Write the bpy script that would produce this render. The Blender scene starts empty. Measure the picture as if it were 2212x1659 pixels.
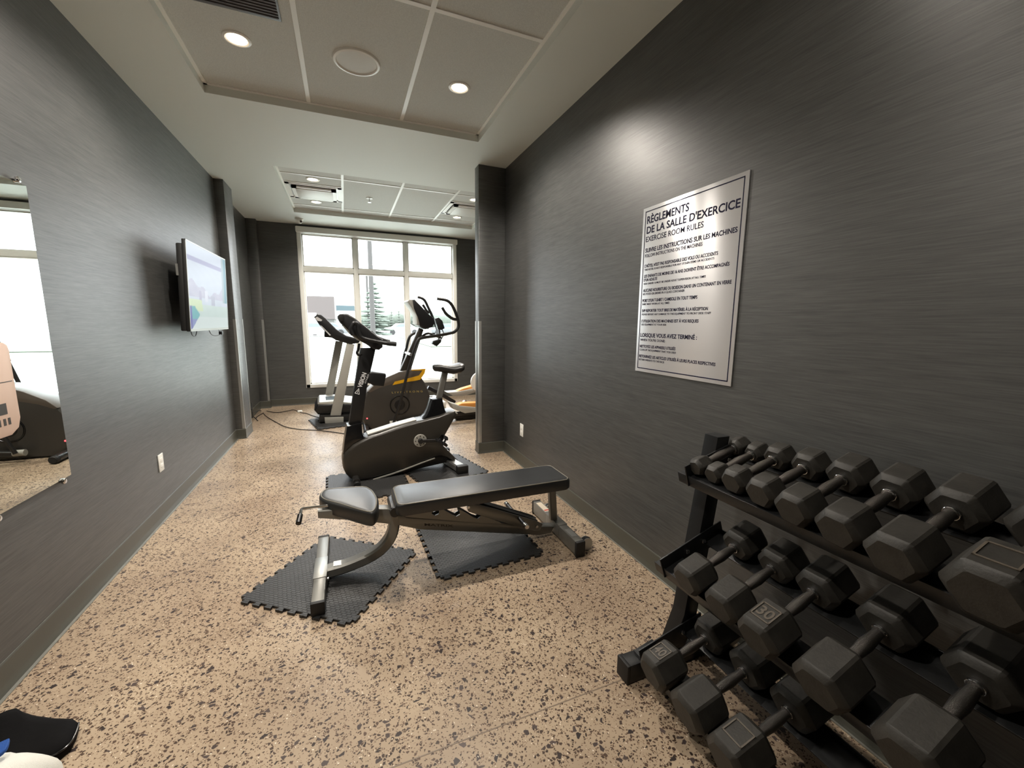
import bpy, bmesh, math, random
from mathutils import Vector, Matrix
random.seed(7)
SC = bpy.context.scene
COL = SC.collection
PI = math.pi
# ------------------------------------------------------------------ camera, view, sky, exposure
CAM_H = 1.30868
FPX = 883.975
CM = ((0.926828714628503, -0.37537316293103967, 0.009139053079746225),
      (-0.0468674241964291, -0.13980018398027738, -0.9890699434864393),
      (0.3725479543484828, 0.9162701005217805, -0.14716359808231455))   # rows: right, down, forward
cam_d = bpy.data.cameras.new('camera'); cam = bpy.data.objects.new('camera', cam_d); COL.objects.link(cam)
rt, dn, fw = (Vector(r) for r in CM)
R3 = Matrix((rt, -dn, -fw)).transposed()
cam.matrix_world = Matrix.Translation((0, 0, CAM_H)) @ R3.to_4x4()
cam_d.sensor_width = 36.0; cam_d.lens = 36.0 * FPX / 2212.0; cam_d.clip_start = 0.02; cam_d.clip_end = 600
SC.camera = cam
SC.view_settings.view_transform = 'Standard'; SC.view_settings.look = 'None'
SC.view_settings.gamma = 1.0; SC.view_settings.exposure = 0.0
try: SC.view_settings.use_curve_mapping = False
except Exception: pass
SKY = 17.0
W = bpy.data.worlds.new('world'); SC.world = W; W.use_nodes = True
wn, wl = W.node_tree.nodes, W.node_tree.links
wn.clear()
wo = wn.new('ShaderNodeOutputWorld'); wb = wn.new('ShaderNodeBackground'); wl.new(wb.outputs[0], wo.inputs[0])
tc = wn.new('ShaderNodeTexCoord'); mp = wn.new('ShaderNodeMapping'); mp.inputs['Scale'].default_value = (2.2, 2.2, 9)
nz = wn.new('ShaderNodeTexNoise'); nz.inputs['Scale'].default_value = 1.6; nz.inputs['Detail'].default_value = 5
cr = wn.new('ShaderNodeValToRGB'); cr.color_ramp.elements[0].position = 0.36; cr.color_ramp.elements[1].position = 0.62
cr.color_ramp.elements[0].color = (0.245, 0.25, 0.285, 1); cr.color_ramp.elements[1].color = (0.34, 0.35, 0.355, 1)
wl.new(tc.outputs['Generated'], mp.inputs[0]); wl.new(mp.outputs[0], nz.inputs[0]); wl.new(nz.outputs[0], cr.inputs[0]); 
sx_ = wn.new('ShaderNodeSeparateXYZ'); wl.new(tc.outputs['Generated'], sx_.inputs[0])
mr_ = wn.new('ShaderNodeMapRange'); mr_.inputs['From Min'].default_value = .12; mr_.inputs['From Max'].default_value = .9
mr_.inputs['To Min'].default_value = SKY; mr_.inputs['To Max'].default_value = SKY * 4.5     # overcast: zenith brighter than horizon
wl.new(sx_.outputs[2], mr_.inputs[0]); wl.new(mr_.outputs[0], wb.inputs[1]); wl.new(cr.outputs[0], wb.inputs[0])

def lamp(name, kind, loc, energy, col, rot=(0, 0, 0), **k):
    d = bpy.data.lights.new(name, kind); d.energy = energy; d.color = col
    for a, b in k.items(): setattr(d, a, b)
    o = bpy.data.objects.new(name, d); o.location = loc; o.rotation_euler = rot; COL.objects.link(o); return o
# daylight portal exactly in the window opening (guides sampling of the sky, emits nothing itself)
po = lamp('window_portal', 'AREA', (0.62, 7.26, 1.49), 1, (1, 1, 1), (-PI / 2, 0, 0), shape='RECTANGLE', size=2.44, size_y=2.44)
po.data.cycles.is_portal = True

# ------------------------------------------------------------------ room numbers (metres)
XL, XR, ZC, YB = -1.175, 1.470, 2.743, 7.143
XLB = -1.234; XRB = 3.3; YF = -1.6
ZT = 2.797

# ------------------------------------------------------------------ materials
MATS = {}
def rgb(r, g, b):   # sRGB bytes to linear
    f = lambda c: (c / 255 / 12.92) if c / 255 <= 0.04045 else ((c / 255 + 0.055) / 1.055) ** 2.4
    return (f(r), f(g), f(b), 1)
def mat(name, col, rough=0.5, metal=0.0, spec=0.5, emit=None, es=0, coat=0, bump=None, var=None, aniso=0):
    m = bpy.data.materials.new(name); m.use_nodes = True; MATS[name] = m
    N, L = m.node_tree.nodes, m.node_tree.links
    b = N['Principled BSDF']
    b.inputs['Base Color'].default_value = col; b.inputs['Roughness'].default_value = rough
    b.inputs['Metallic'].default_value = metal; b.inputs['Specular IOR Level'].default_value = spec
    b.inputs['Coat Weight'].default_value = coat; b.inputs['Anisotropic'].default_value = aniso
    if emit: b.inputs['Emission Color'].default_value = emit; b.inputs['Emission Strength'].default_value = es
    t = N.new('ShaderNodeTexCoord')
    if var:     # (scale, low factor, high factor): soft colour variation of the stuff itself
        n = N.new('ShaderNodeTexNoise'); n.inputs['Scale'].default_value = var[0]; n.inputs['Detail'].default_value = 4
        r = N.new('ShaderNodeValToRGB'); r.color_ramp.elements[0].position = .3; r.color_ramp.elements[1].position = .7
        r.color_ramp.elements[0].color = tuple(c * var[1] for c in col[:3]) + (1,); r.color_ramp.elements[1].color = tuple(min(1, c * var[2]) for c in col[:3]) + (1,)
        L.new(t.outputs['Object'], n.inputs[0]); L.new(n.outputs[0], r.inputs[0]); L.new(r.outputs[0], b.inputs['Base Color'])
    if bump:    # (scale, strength)
        n = N.new('ShaderNodeTexNoise'); n.inputs['Scale'].default_value = bump[0]; n.inputs['Detail'].default_value = 3
        u = N.new('ShaderNodeBump'); u.inputs['Strength'].default_value = bump[1]; u.inputs['Distance'].default_value = 0.002
        L.new(t.outputs['Object'], n.inputs[0]); L.new(n.outputs[0], u.inputs['Height']); L.new(u.outputs[0], b.inputs['Normal'])
    return m

def brushed_tangent(m, an, rough=None):      # horizontal brushing: tangent = normal x up
    N, L = m.node_tree.nodes, m.node_tree.links; b = N['Principled BSDF']
    ge = N.new('ShaderNodeNewGeometry'); cp = N.new('ShaderNodeVectorMath'); cp.operation = 'CROSS_PRODUCT'; cp.inputs[1].default_value = (0, 0, 1)
    L.new(ge.outputs['Normal'], cp.inputs[0]); L.new(cp.outputs[0], b.inputs['Tangent'])
    b.inputs['Anisotropic'].default_value = an; b.inputs['Anisotropic Rotation'].default_value = ANR
ANR = 0.25

def wall_mat():
    m = mat('wallcovering', (0.05, 0.05, 0.05, 1), 0.38, 0, 1.0)
    N, L = m.node_tree.nodes, m.node_tree.links; b = N['Principled BSDF']
    t = N.new('ShaderNodeTexCoord')
    def streak(sx, sz, det):
        p = N.new('ShaderNodeMapping'); p.inputs['Scale'].default_value = (sx, sx, sz)
        n = N.new('ShaderNodeTexNoise'); n.inputs['Scale'].default_value = 1; n.inputs['Detail'].default_value = det; n.inputs['Roughness'].default_value = .6
        L.new(t.outputs['Object'], p.inputs[0]); L.new(p.outputs[0], n.inputs[0]); return n
    a = streak(9, 260, 5); c = streak(3, 60, 2)
    mx = N.new('ShaderNodeMath'); mx.operation = 'MULTIPLY_ADD'; mx.inputs[1].default_value = .7
    ad = N.new('ShaderNodeMath'); ad.operation = 'MULTIPLY'; ad.inputs[1].default_value = .3
    L.new(c.outputs[0], ad.inputs[0]); L.new(a.outputs[0], mx.inputs[0]); L.new(ad.outputs[0], mx.inputs[2])
    r = N.new('ShaderNodeValToRGB'); e = r.color_ramp.elements
    e[0].position = .36; e[0].color = (0.030, 0.031, 0.030, 1); e[1].position = .66; e[1].color = (0.078, 0.079, 0.076, 1)
    L.new(mx.outputs[0], r.inputs[0]); L.new(r.outputs[0], b.inputs['Base Color'])
    rr = N.new('ShaderNodeMapRange'); rr.inputs['To Min'].default_value = .47; rr.inputs['To Max'].default_value = .39
    L.new(mx.outputs[0], rr.inputs[0]); L.new(rr.outputs[0], b.inputs['Roughness'])
    u = N.new('ShaderNodeBump'); u.inputs['Strength'].default_value = .25; u.inputs['Distance'].default_value = .001
    L.new(mx.outputs[0], u.inputs['Height']); L.new(u.outputs[0], b.inputs['Normal'])
    return m

def floor_mat():
    m = mat('terrazzo', (0.5, 0.4, 0.3, 1), 0.2, 0, 0.2)
    N, L = m.node_tree.nodes, m.node_tree.links; b = N['Principled BSDF']
    t = N.new('ShaderNodeTexCoord')
    ns = N.new('ShaderNodeTexNoise'); ns.inputs['Scale'].default_value = 2.2; ns.inputs['Detail'].default_value = 6
    L.new(t.outputs['Object'], ns.inputs[0])
    base = N.new('ShaderNodeValToRGB'); e = base.color_ramp.elements
    e[0].position = .35; e[0].color = rgb(154, 135, 114); e[1].position = .68; e[1].color = rgb(182, 163, 139)
    L.new(ns.outputs[0], base.inputs[0]); cur = base.outputs[0]
    # distort coordinates slightly so chips are irregular
    nd = N.new('ShaderNodeTexNoise'); nd.inputs['Scale'].default_value = 90; nd.inputs['Detail'].default_value = 1
    L.new(t.outputs['Object'], nd.inputs[0])
    vm = N.new('ShaderNodeVectorMath'); vm.operation = 'MULTIPLY_ADD'; vm.inputs[1].default_value = (.006, .006, 0)
    L.new(nd.outputs['Color'], vm.inputs[0]); L.new(t.outputs['Object'], vm.inputs[2])
    for sc, frac, edge, ca, cb in ((260, .13, .16, rgb(92, 72, 58), rgb(134, 110, 90)), (165, .17, .14, rgb(60, 46, 38), rgb(104, 82, 66)), (100, .17, .13, rgb(50, 40, 35), rgb(88, 70, 58)), (60, .06, .12, rgb(50, 43, 42), rgb(84, 72, 68)), (220, .012, .2, rgb(225, 210, 190), rgb(240, 230, 215))):
        v1 = N.new('ShaderNodeTexVoronoi'); v1.voronoi_dimensions = '2D'; v1.feature = 'F1'; v1.inputs['Scale'].default_value = sc
        v2 = N.new('ShaderNodeTexVoronoi'); v2.voronoi_dimensions = '2D'; v2.feature = 'DISTANCE_TO_EDGE'; v2.inputs['Scale'].default_value = sc
        L.new(vm.outputs[0], v1.inputs['Vector']); L.new(vm.outputs[0], v2.inputs['Vector'])
        sp = N.new('ShaderNodeSeparateColor'); L.new(v1.outputs['Color'], sp.inputs[0])
        lt = N.new('ShaderNodeMath'); lt.operation = 'LESS_THAN'; lt.inputs[1].default_value = frac; L.new(sp.outputs[0], lt.inputs[0])
        gt = N.new('ShaderNodeMapRange'); gt.inputs['From Min'].default_value = edge - .03; gt.inputs['From Max'].default_value = edge + .03; L.new(v2.outputs['Distance'], gt.inputs[0])
        mu = N.new('ShaderNodeMath'); mu.operation = 'MULTIPLY'; L.new(lt.outputs[0], mu.inputs[0]); L.new(gt.outputs[0], mu.inputs[1])
        cm = N.new('ShaderNodeMix'); cm.data_type = 'RGBA'; cm.inputs[6].default_value = ca; cm.inputs[7].default_value = cb; L.new(sp.outputs[1], cm.inputs[0])
        mm = N.new('ShaderNodeMix'); mm.data_type = 'RGBA'; L.new(mu.outputs[0], mm.inputs[0]); L.new(cur, mm.inputs[6]); L.new(cm.outputs[2], mm.inputs[7]); cur = mm.outputs[2]
    L.new(cur, b.inputs['Base Color'])
    rr = N.new('ShaderNodeMapRange'); rr.inputs['From Min'].default_value = .3; rr.inputs['From Max'].default_value = .7; rr.inputs['To Min'].default_value = .30; rr.inputs['To Max'].default_value = .42
    L.new(ns.outputs[0], rr.inputs[0]); L.new(rr.outputs[0], b.inputs['Roughness'])
    return m

def glass_mat():
    m = bpy.data.materials.new('window_glass'); m.use_nodes = True; N, L = m.node_tree.nodes, m.node_tree.links; N.clear()
    o = N.new('ShaderNodeOutputMaterial'); x = N.new('ShaderNodeMixShader'); t = N.new('ShaderNodeBsdfTransparent'); g = N.new('ShaderNodeBsdfGlossy')
    g.inputs['Roughness'].default_value = 0; t.inputs[0].default_value = (.95, .97, .96, 1)
    f = N.new('ShaderNodeFresnel'); f.inputs[0].default_value = 1.3
    L.new(f.outputs[0], x.inputs[0]); L.new(t.outputs[0], x.inputs[1]); L.new(g.outputs[0], x.inputs[2]); L.new(x.outputs[0], o.inputs[0]); return m

def mat_rubber_tile():      # interlocking foam tile: raised diamond-weave tread
    m = mat('foam_tile', rgb(44, 44, 44), 0.48, 0, .5)
    N, L = m.node_tree.nodes, m.node_tree.links; b = N['Principled BSDF']
    t = N.new('ShaderNodeTexCoord'); ck = N.new('ShaderNodeTexBrick')
    ck.inputs['Scale'].default_value = 34; ck.inputs['Mortar Size'].default_value = .09; ck.inputs['Mortar Smooth'].default_value = .8
    ck.inputs['Brick Width'].default_value = .9; ck.inputs['Row Height'].default_value = .45
    ck.inputs['Color1'].default_value = (1, 1, 1, 1); ck.inputs['Color2'].default_value = (.8, .8, .8, 1); ck.inputs['Mortar'].default_value = (0, 0, 0, 1)
    L.new(t.outputs['Object'], ck.inputs[0])
    u = N.new('ShaderNodeBump'); u.inputs['Strength'].default_value = .9; u.inputs['Distance'].default_value = .003
    L.new(ck.outputs[0], u.inputs['Height']); L.new(u.outputs[0], b.inputs['Normal']); return m

WALL = wall_mat(); brushed_tangent(WALL, .4); FLOOR = floor_mat(); GLASS = glass_mat(); FOAM = mat_rubber_tile()
BASEB = mat('vinyl_base', rgb(78, 78, 71), .38)
STRIP = mat('floor_edge_strip', rgb(150, 150, 142), .35, .6)
PAINT = mat('ceiling_paint', rgb(232, 236, 230), .6, bump=(300, .05))
TILE = mat('ceiling_tile', rgb(214, 215, 210), .8, bump=(260, .35), var=(220, .9, 1.08))
TBAR = mat('white_metal', rgb(248, 247, 242), .35)
WHITE = mat('white_vinyl', rgb(236, 236, 230), .4)
GUARD = mat('clear_metal_edge', rgb(176, 176, 172), .3, .6)
GRILLE = mat('grey_grille', rgb(92, 88, 88), .5, .2)
BLACKP = mat('black_plastic', rgb(24, 24, 25), .38, bump=(500, .1))
BLACKS = mat('black_satin', rgb(14, 14, 15), .22)
CHAR = mat('charcoal_shell', rgb(48, 45, 40), .33, bump=(400, .04))
CHAR2 = mat('dark_shell', rgb(34, 33, 32), .36)
SILVER = mat('silver_paint', rgb(160, 160, 156), .35, .7)
SILP = mat('silver_powder', rgb(168, 166, 158), .5, .15)
STEEL = mat('bench_steel', rgb(132, 131, 126), .34, .45, bump=(200, .08))
CHROME = mat('chrome', rgb(205, 205, 205), .12, 1)
HANDLE = mat('knurled_steel', rgb(92, 88, 84), .28, .9, bump=(900, .8))
VINYL = mat('bench_vinyl', rgb(33, 34, 35), .37, 0, .75, bump=(420, .18))
PIPING = mat('vinyl_piping', rgb(120, 116, 104), .4)
HEX = mat('hex_rubber', rgb(50, 48, 44), .52, 0, .4, bump=(160, .3), var=(26, .75, 1.2))
PLATE = mat('rubber_plate', rgb(88, 80, 70), .45, 0, .5, bump=(300, .25))
RACKM = mat('rack_steel', rgb(30, 31, 32), .35, .2, bump=(300, .1))
RUBB = mat('black_rubber', rgb(20, 20, 20), .6)
YEL = mat('yellow_trim', rgb(214, 160, 22), .4)
YTXT = mat('yellow_print', rgb(190, 170, 96), .5)
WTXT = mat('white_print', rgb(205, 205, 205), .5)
DTXT = mat('dark_print', rgb(58, 54, 50), .5)
NAVY = mat('navy_print', rgb(26, 24, 52), .65, 0, .15)
ORNG = mat('orange_insert', rgb(212, 142, 66), .6)
LEDR = mat('red_led', rgb(200, 20, 20), .4, emit=(1, .05, .06, 1), es=6)
MIRR = mat('mirror_silver', (.86, .9, .88, 1), .0, 1)
SIGN = mat('brushed_aluminium', rgb(226, 226, 228), .33, .6, bump=(160, .06)); brushed_tangent(SIGN, .85)
PAPER = mat('sticker_paper', rgb(214, 200, 180), .5)
RED = mat('red_print', rgb(190, 60, 50), .5)
BEIGE = mat('beige_plastic', rgb(206, 178, 160), .5)
CLOTH = mat('black_cloth', rgb(11, 10, 11), .8, 0, .12, bump=(60, .4))
WCLOTH = mat('white_terry', rgb(226, 226, 218), .9, bump=(420, .9))
BCLOTH = mat('blue_stripe', rgb(28, 76, 150), .8, bump=(420, .8))
SKIN = mat('skin', rgb(205, 150, 130), .5)
LAMPG = mat('lamp_lens', (1, .9, .75, 1), .3, emit=(1, .80, .56, 1), es=22)
# outside
ASPH = mat('parking_lot', rgb(134, 138, 131), .9, var=(.25, .9, 1.08))
GRASS = mat('pale_grass', rgb(52, 58, 45), .9, var=(.6, .85, 1.15))
STUCCO = mat('far_stucco', rgb(71, 71, 68), .9)
BRICKP = mat('far_pinkish_panel', rgb(74, 68, 66), .9)
TEAL = mat('far_teal_band', rgb(54, 68, 72), .8)
CONIF = mat('conifer_needles', rgb(72, 80, 72), .9, var=(3, .8, 1.2))
HEDGE = mat('far_foliage', rgb(72, 78, 70), .9, var=(1.5, .85, 1.15))
POLE = mat('weathered_wood', rgb(54, 52, 50), .8)
CARW = mat('pale_car_paint', rgb(181, 181, 180), .4)
CARG = mat('grey_car_paint', rgb(88, 90, 92), .4)
DGLASS = mat('dark_car_glass', rgb(90, 96, 100), .2)

# ------------------------------------------------------------------ geometry helpers
def ray(px, py):
    d = rt * ((px - 1106) / FPX) + dn * ((py - 829.5) / FPX) + fw
    return d
def onz(px, py, z): d = ray(px, py); t = (z - CAM_H) / d.z; return Vector((d.x * t, d.y * t, z))
def ony(px, py, y): d = ray(px, py); t = y / d.y; return Vector((d.x * t, y, CAM_H + d.z * t))
def onx(px, py, x): d = ray(px, py); t = x / d.x; return Vector((x, d.y * t, CAM_H + d.z * t))

class Frame:
    """a machine's own axes: u along it, v across it, z up"""
    def __init__(s, x, y, th=0.0):
        s.o = Vector((x, y, 0)); s.u = Vector((math.cos(th), math.sin(th), 0)); s.v = Vector((-math.sin(th), math.cos(th), 0)); s.th = th
        s.M = Matrix.Translation(s.o) @ Matrix.Rotation(th, 4, 'Z')
    def __call__(s, u, v, z): return s.o + s.u * u + s.v * v + Vector((0, 0, z))
    def tr(s, px, py, v=0.0):
        d = ray(px, py); c = Vector((0, 0, CAM_H)); p0 = s.o + s.v * v
        t = (p0 - c).dot(s.v) / d.dot(s.v); p = c + d * t
        return ((p - p0).dot(s.u), p.z)
    def out(s, pts, v=0.0): return [s.tr(a, b, v) for a, b in pts]
WF = Frame(0, 0, 0)

class G:
    def __init__(s): s.bm = bmesh.new()
    def _bev(s, geo, w, seg=2):
        if w > 0:
            es = [e for e in geo if isinstance(e, bmesh.types.BMEdge) and len(e.link_faces) == 2 and e.calc_face_angle(0) > .45]
            bmesh.ops.bevel(s.bm, geom=es, offset=w, segments=seg, affect='EDGES', profile=.5, clamp_overlap=True)
    def box(s, a, b, bev=0.0, M=None, seg=2):
        a, b = Vector(a), Vector(b); vs = []
        for x in (a.x, b.x):
            for y in (a.y, b.y):
                for z in (a.z, b.z):
                    p = Vector((x, y, z)); vs.append(s.bm.verts.new(M @ p if M else p))
        es = set()
        for q in ((0, 1, 3, 2), (4, 6, 7, 5), (0, 4, 5, 1), (2, 3, 7, 6), (0, 2, 6, 4), (1, 5, 7, 3)):
            f = s.bm.faces.new([vs[i] for i in q]); es.update(f.edges)
        bmesh.ops.recalc_face_normals(s.bm, faces=list({f for v in vs for f in v.link_faces}))
        s._bev(es, bev, seg); return s
    def prism(s, pts, f, v0, v1, bev=0.0, seg=2, sc0=1.0, sc1=1.0):
        """outline pts (u,z) in frame f, extruded from v0 to v1; sc0/sc1 shrink the two faces (domed shells)"""
        cu = sum(p[0] for p in pts) / len(pts); cz = sum(p[1] for p in pts) / len(pts)
        A = [s.bm.verts.new(f(cu + (u - cu) * sc0, v0, cz + (z - cz) * sc0)) for u, z in pts]
        B = [s.bm.verts.new(f(cu + (u - cu) * sc1, v1, cz + (z - cz) * sc1)) for u, z in pts]
        n = len(pts); fs = [s.bm.faces.new(A), s.bm.faces.new(B[::-1])]
        for i in range(n): fs.append(s.bm.faces.new((A[i], B[i], B[(i + 1) % n], A[(i + 1) % n])))
        bmesh.ops.recalc_face_normals(s.bm, faces=fs)
        if bev: s._bev({e for q in fs[:2] for e in q.edges}, bev, seg)
        return s
    def loft(s, rings, cap=True):
        rows = [[s.bm.verts.new(p) for p in r] for r in rings]; fs = []
        for a, b in zip(rows, rows[1:]):
            n = len(a)
            for i in range(n): fs.append(s.bm.faces.new((a[i], a[(i + 1) % n], b[(i + 1) % n], b[i])))
        if cap: fs += [s.bm.faces.new(rows[0][::-1]), s.bm.faces.new(rows[-1])]
        bmesh.ops.recalc_face_normals(s.bm, faces=fs); return s
    def tube(s, path, r, seg=12, smooth=0, rect=None, up=Vector((0, 0, 1))):
        P = [Vector(p) for p in path]
        if smooth: P = catmull(P, smooth)
        n = len(P); rr = r if isinstance(r, (list, tuple)) else [r, r]
        rings = []; prev = None
        for i, p in enumerate(P):
            t = (P[min(i + 1, n - 1)] - P[max(i - 1, 0)]).normalized()
            ref = up if abs(t.dot(up)) < .95 or prev is None else prev
            if prev is not None and not rect: ref = prev
            if abs(t.dot(ref)) > .98: ref = Vector((1, 0, 0)) if abs(t.x) < .9 else Vector((0, 1, 0))
            a = ref - t * ref.dot(t); a.normalize(); b = t.cross(a); prev = a
            k = i / max(1, n - 1); R = rr[0] + (rr[1] - rr[0]) * k
            if rect:
                w, h = rect; c = .18 * min(w, h)
                q = [(w/2-c, h/2), (w/2, h/2-c), (w/2, -h/2+c), (w/2-c, -h/2), (-w/2+c, -h/2), (-w/2, -h/2+c), (-w/2, h/2-c), (-w/2+c, h/2)]
                rings.append([p + b * x + a * y for x, y in q])
            else: rings.append([p + (a * math.cos(2*PI*j/seg) + b * math.sin(2*PI*j/seg)) * R for j in range(seg)])
        return s.loft(rings)
    def cyl(s, c, axis, r, h, seg=24, r2=None, bev=0.0):
        c = Vector(c); t = Vector(axis).normalized(); ref = Vector((0, 0, 1)) if abs(t.z) < .9 else Vector((1, 0, 0))
        a = (ref - t * ref.dot(t)).normalized(); b = t.cross(a); r2 = r if r2 is None else r2
        ring = lambda q, R: [q + (a * math.cos(2*PI*j/seg) + b * math.sin(2*PI*j/seg)) * R for j in range(seg)]
        if bev: return s.loft([ring(c - t*h/2, r - bev), ring(c - t*(h/2 - bev), r), ring(c + t*(h/2 - bev), r2), ring(c + t*h/2, r2 - bev)])
        return s.loft([ring(c - t*h/2, r), ring(c + t*h/2, r2)])
    def lathe(s, c, axis, prof, seg=32):
        c = Vector(c); t = Vector(axis).normalized(); ref = Vector((0, 0, 1)) if abs(t.z) < .9 else Vector((1, 0, 0))
        a = (ref - t * ref.dot(t)).normalized(); b = t.cross(a)
        return s.loft([[c + t*h + (a * math.cos(2*PI*j/seg) + b * math.sin(2*PI*j/seg)) * max(R, 1e-4) for j in range(seg)] for R, h in prof])
    def ring(s, c, axis, R, r, seg=40, k=10):
        c = Vector(c); t = Vector(axis).normalized(); ref = Vector((0, 0, 1)) if abs(t.z) < .9 else Vector((1, 0, 0))
        a = (ref - t * ref.dot(t)).normalized(); b = t.cross(a); rows = []
        for j in range(seg):
            d = a * math.cos(2*PI*j/seg) + b * math.sin(2*PI*j/seg)
            rows.append([s.bm.verts.new(c + d * (R + r * math.cos(2*PI*i/k)) + t * r * math.sin(2*PI*i/k)) for i in range(k)])
        fs = []
        for j in range(seg):
            A, B = rows[j], rows[(j + 1) % seg]
            for i in range(k): fs.append(s.bm.faces.new((A[i], A[(i+1) % k], B[(i+1) % k], B[i])))
        bmesh.ops.recalc_face_normals(s.bm, faces=fs); return s
    def sph(s, c, r, sc=(1, 1, 1), seg=16, M=None):
        T = Matrix.Translation(c) @ (M or Matrix.Identity(4)) @ Matrix.Diagonal((r*sc[0], r*sc[1], r*sc[2], 1))
        bmesh.ops.create_uvsphere(s.bm, u_segments=seg, v_segments=max(6, seg // 2), radius=1, matrix=T); return s
    def text(s, txt, M, cap, width=None, bold=.0, ext=.0006, track=1.0):
        me = text_me(txt, bold, track); xs = [v.co.x for v in me.vertices]; x0, x1 = min(xs), max(xs)
        sy = cap / CAPH; sx = (width / (x1 - x0)) if width else sy
        T = M @ Matrix.Diagonal((sx, sy, ext, 1)) @ Matrix.Translation((-x0, 0, 0))
        me.transform(T); s.bm.from_mesh(me); bpy.data.meshes.remove(me); return s

def catmull(P, k):
    out = []
    for i in range(len(P) - 1):
        p0, p1, p2, p3 = P[max(i-1, 0)], P[i], P[i+1], P[min(i+2, len(P)-1)]
        for j in range(k):
            t = j / k
            out.append(.5 * ((2*p1) + (p2-p0)*t + (2*p0-5*p1+4*p2-p3)*t*t + (-p0+3*p1-3*p2+p3)*t**3))
    out.append(P[-1]); return out
def text_me(txt, bold=0.0, track=1.0):
    c = bpy.data.curves.new('t', 'FONT'); c.body = txt; c.size = 1; c.extrude = .5; c.offset = bold; c.resolution_u = 3; c.space_character = track
    o = bpy.data.objects.new('t', c); COL.objects.link(o)
    me = bpy.data.meshes.new_from_object(o.evaluated_get(bpy.context.evaluated_depsgraph_get()))
    bpy.data.objects.remove(o); bpy.data.curves.remove(c); return me
_m = text_me('H'); CAPH = max(v.co.y for v in _m.vertices) - min(v.co.y for v in _m.vertices); bpy.data.meshes.remove(_m)

ROOTM = {}
def link(name, g, m, parent=None, flat=False, label=None, ang=35):
    me = bpy.data.meshes.new(name); g.bm.to_mesh(me); g.bm.free()
    ms = m if isinstance(m, list) else [m]
    for q in ms: me.materials.append(q)
    if not flat:
        for p in me.polygons: p.use_smooth = True
        me.set_sharp_from_angle(angle=math.radians(ang))
    o = bpy.data.objects.new(name, me); COL.objects.link(o)
    if parent is not None:
        r = parent
        while r.parent: r = r.parent
        if r.name in ROOTM: me.transform(ROOTM[r.name].inverted())
        o.parent = parent
    if label: o['label'] = label
    return o
def thing(name, label, cat, M=None, group=None):
    o = bpy.data.objects.new(name, None); COL.objects.link(o); M = M or Matrix.Identity(4)
    o.location = M.to_translation(); o.rotation_euler = M.to_euler(); o.empty_display_size = .1
    ROOTM[o.name] = M; o['label'] = label; o['category'] = cat
    if group: o['group'] = group
    return o
def tag(o, label, cat, group=None, kind=None):
    o['label'] = label; o['category'] = cat
    if group: o['group'] = group
    if kind: o['kind'] = kind
    return o
def struct(name, g, m, parent=None, **k):
    o = link(name, g, m, parent, **k)
    if parent is None: o['kind'] = 'structure'
    return o
def at(x, y, z=0, th=0): return Matrix.Translation((x, y, z)) @ Matrix.Rotation(th, 4, 'Z')
def face_m(p, ux, uy):      # matrix laying text: x along ux, y along uy
    ux, uy = Vector(ux).normalized(), Vector(uy).normalized(); n = ux.cross(uy)
    M = Matrix((ux, uy, n)).transposed().to_4x4(); M.translation = p; return M

# ------------------------------------------------------------------ room shell
struct('floor', G().box((-1.6, YF - .1, -.06), (XRB + .1, YB + .2, 0)), FLOOR)
struct('wall_left', G().box((XL - .12, YF, 0), (XL, 5.40, ZC + .2)), WALL)
struct('wall_left_alcove', G().box((XLB - .12, 5.40, 0), (XLB, YB + .1, ZC + .2)), WALL)
struct('wall_right', G().box((XR, YF, 0), (XR + .12, 3.939, ZC + .2)), WALL)
struct('wall_front', G().box((XL - .12, YF - .12, 0), (XR + .12, YF, ZC + .2)), WALL)
struct('wall_far_right', G().box((XRB, 3.8, 0), (XRB + .12, YB + .1, ZC + .2)), WALL)
struct('wall_partition_right', G().box((XR + .12, 3.821, 0), (XRB + .12, 3.939, ZC + .2)), WALL)
struct('wall_pilaster_left', G().box((XLB, 5.259, 0), (-1.088, 5.602, ZC), .003), WALL)
struct('wall_pilaster_right', G().box((1.204, 3.821, 0), (XR, 3.939, ZC), .003), WALL)
struct('wall_corner_column', G().box((XLB, 7.03, 0), (-1.105, YB, ZC), .003), WALL)
WX0, WX1, WZ0, WZ1 = -.60, 1.84, .268, 2.71
g = G(); yb = YB + .24
g.box((XLB - .12, YB, 0), (WX0, yb, ZC + .2)); g.box((WX1, YB, 0), (XRB + .12, yb, ZC + .2))
g.box((WX0, YB, 0), (WX1, yb, WZ0)); g.box((WX0, YB, WZ1), (WX1, yb, ZC + .2))
struct('wall_back', g, WALL)

def base(name, a, b, n):     # vinyl base board along a wall from a to b, n = direction into the room
    a, b, n = Vector(a), Vector(b), Vector(n); d = (b - a).normalized(); Ln = (b - a).length
    M = Matrix((d, n, Vector((0, 0, 1)))).transposed().to_4x4(); M.translation = a
    prof = [(0, 0), (.012, 0), (.008, .012), (.0055, .03), (.0055, .103), (.003, .108), (0, .109)]
    rings = [[M @ Vector((x, p[0], p[1])) for p in prof] for x in (0, Ln)]
    o = struct(name, G().loft(rings), BASEB, flat=True)
    return o
E0 = .0005
base('baseboard_left', (XL, YF, E0), (XL, 5.259, E0), (1, 0, 0))
base('baseboard_left_alcove', (XLB, 5.602, E0), (XLB, 7.03, E0), (1, 0, 0))
base('baseboard_right', (XR, YF, E0), (XR, 3.821, E0), (-1, 0, 0))
base('baseboard_back', (-1.105, YB, E0), (XRB, YB, E0), (0, -1, 0))
base('baseboard_pilaster_left_face', (XL, 5.259, E0), (-1.080, 5.259, E0), (0, -1, 0))
base('baseboard_pilaster_left_side', (-1.088, 5.259, E0), (-1.088, 5.602, E0), (1, 0, 0))
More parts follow.
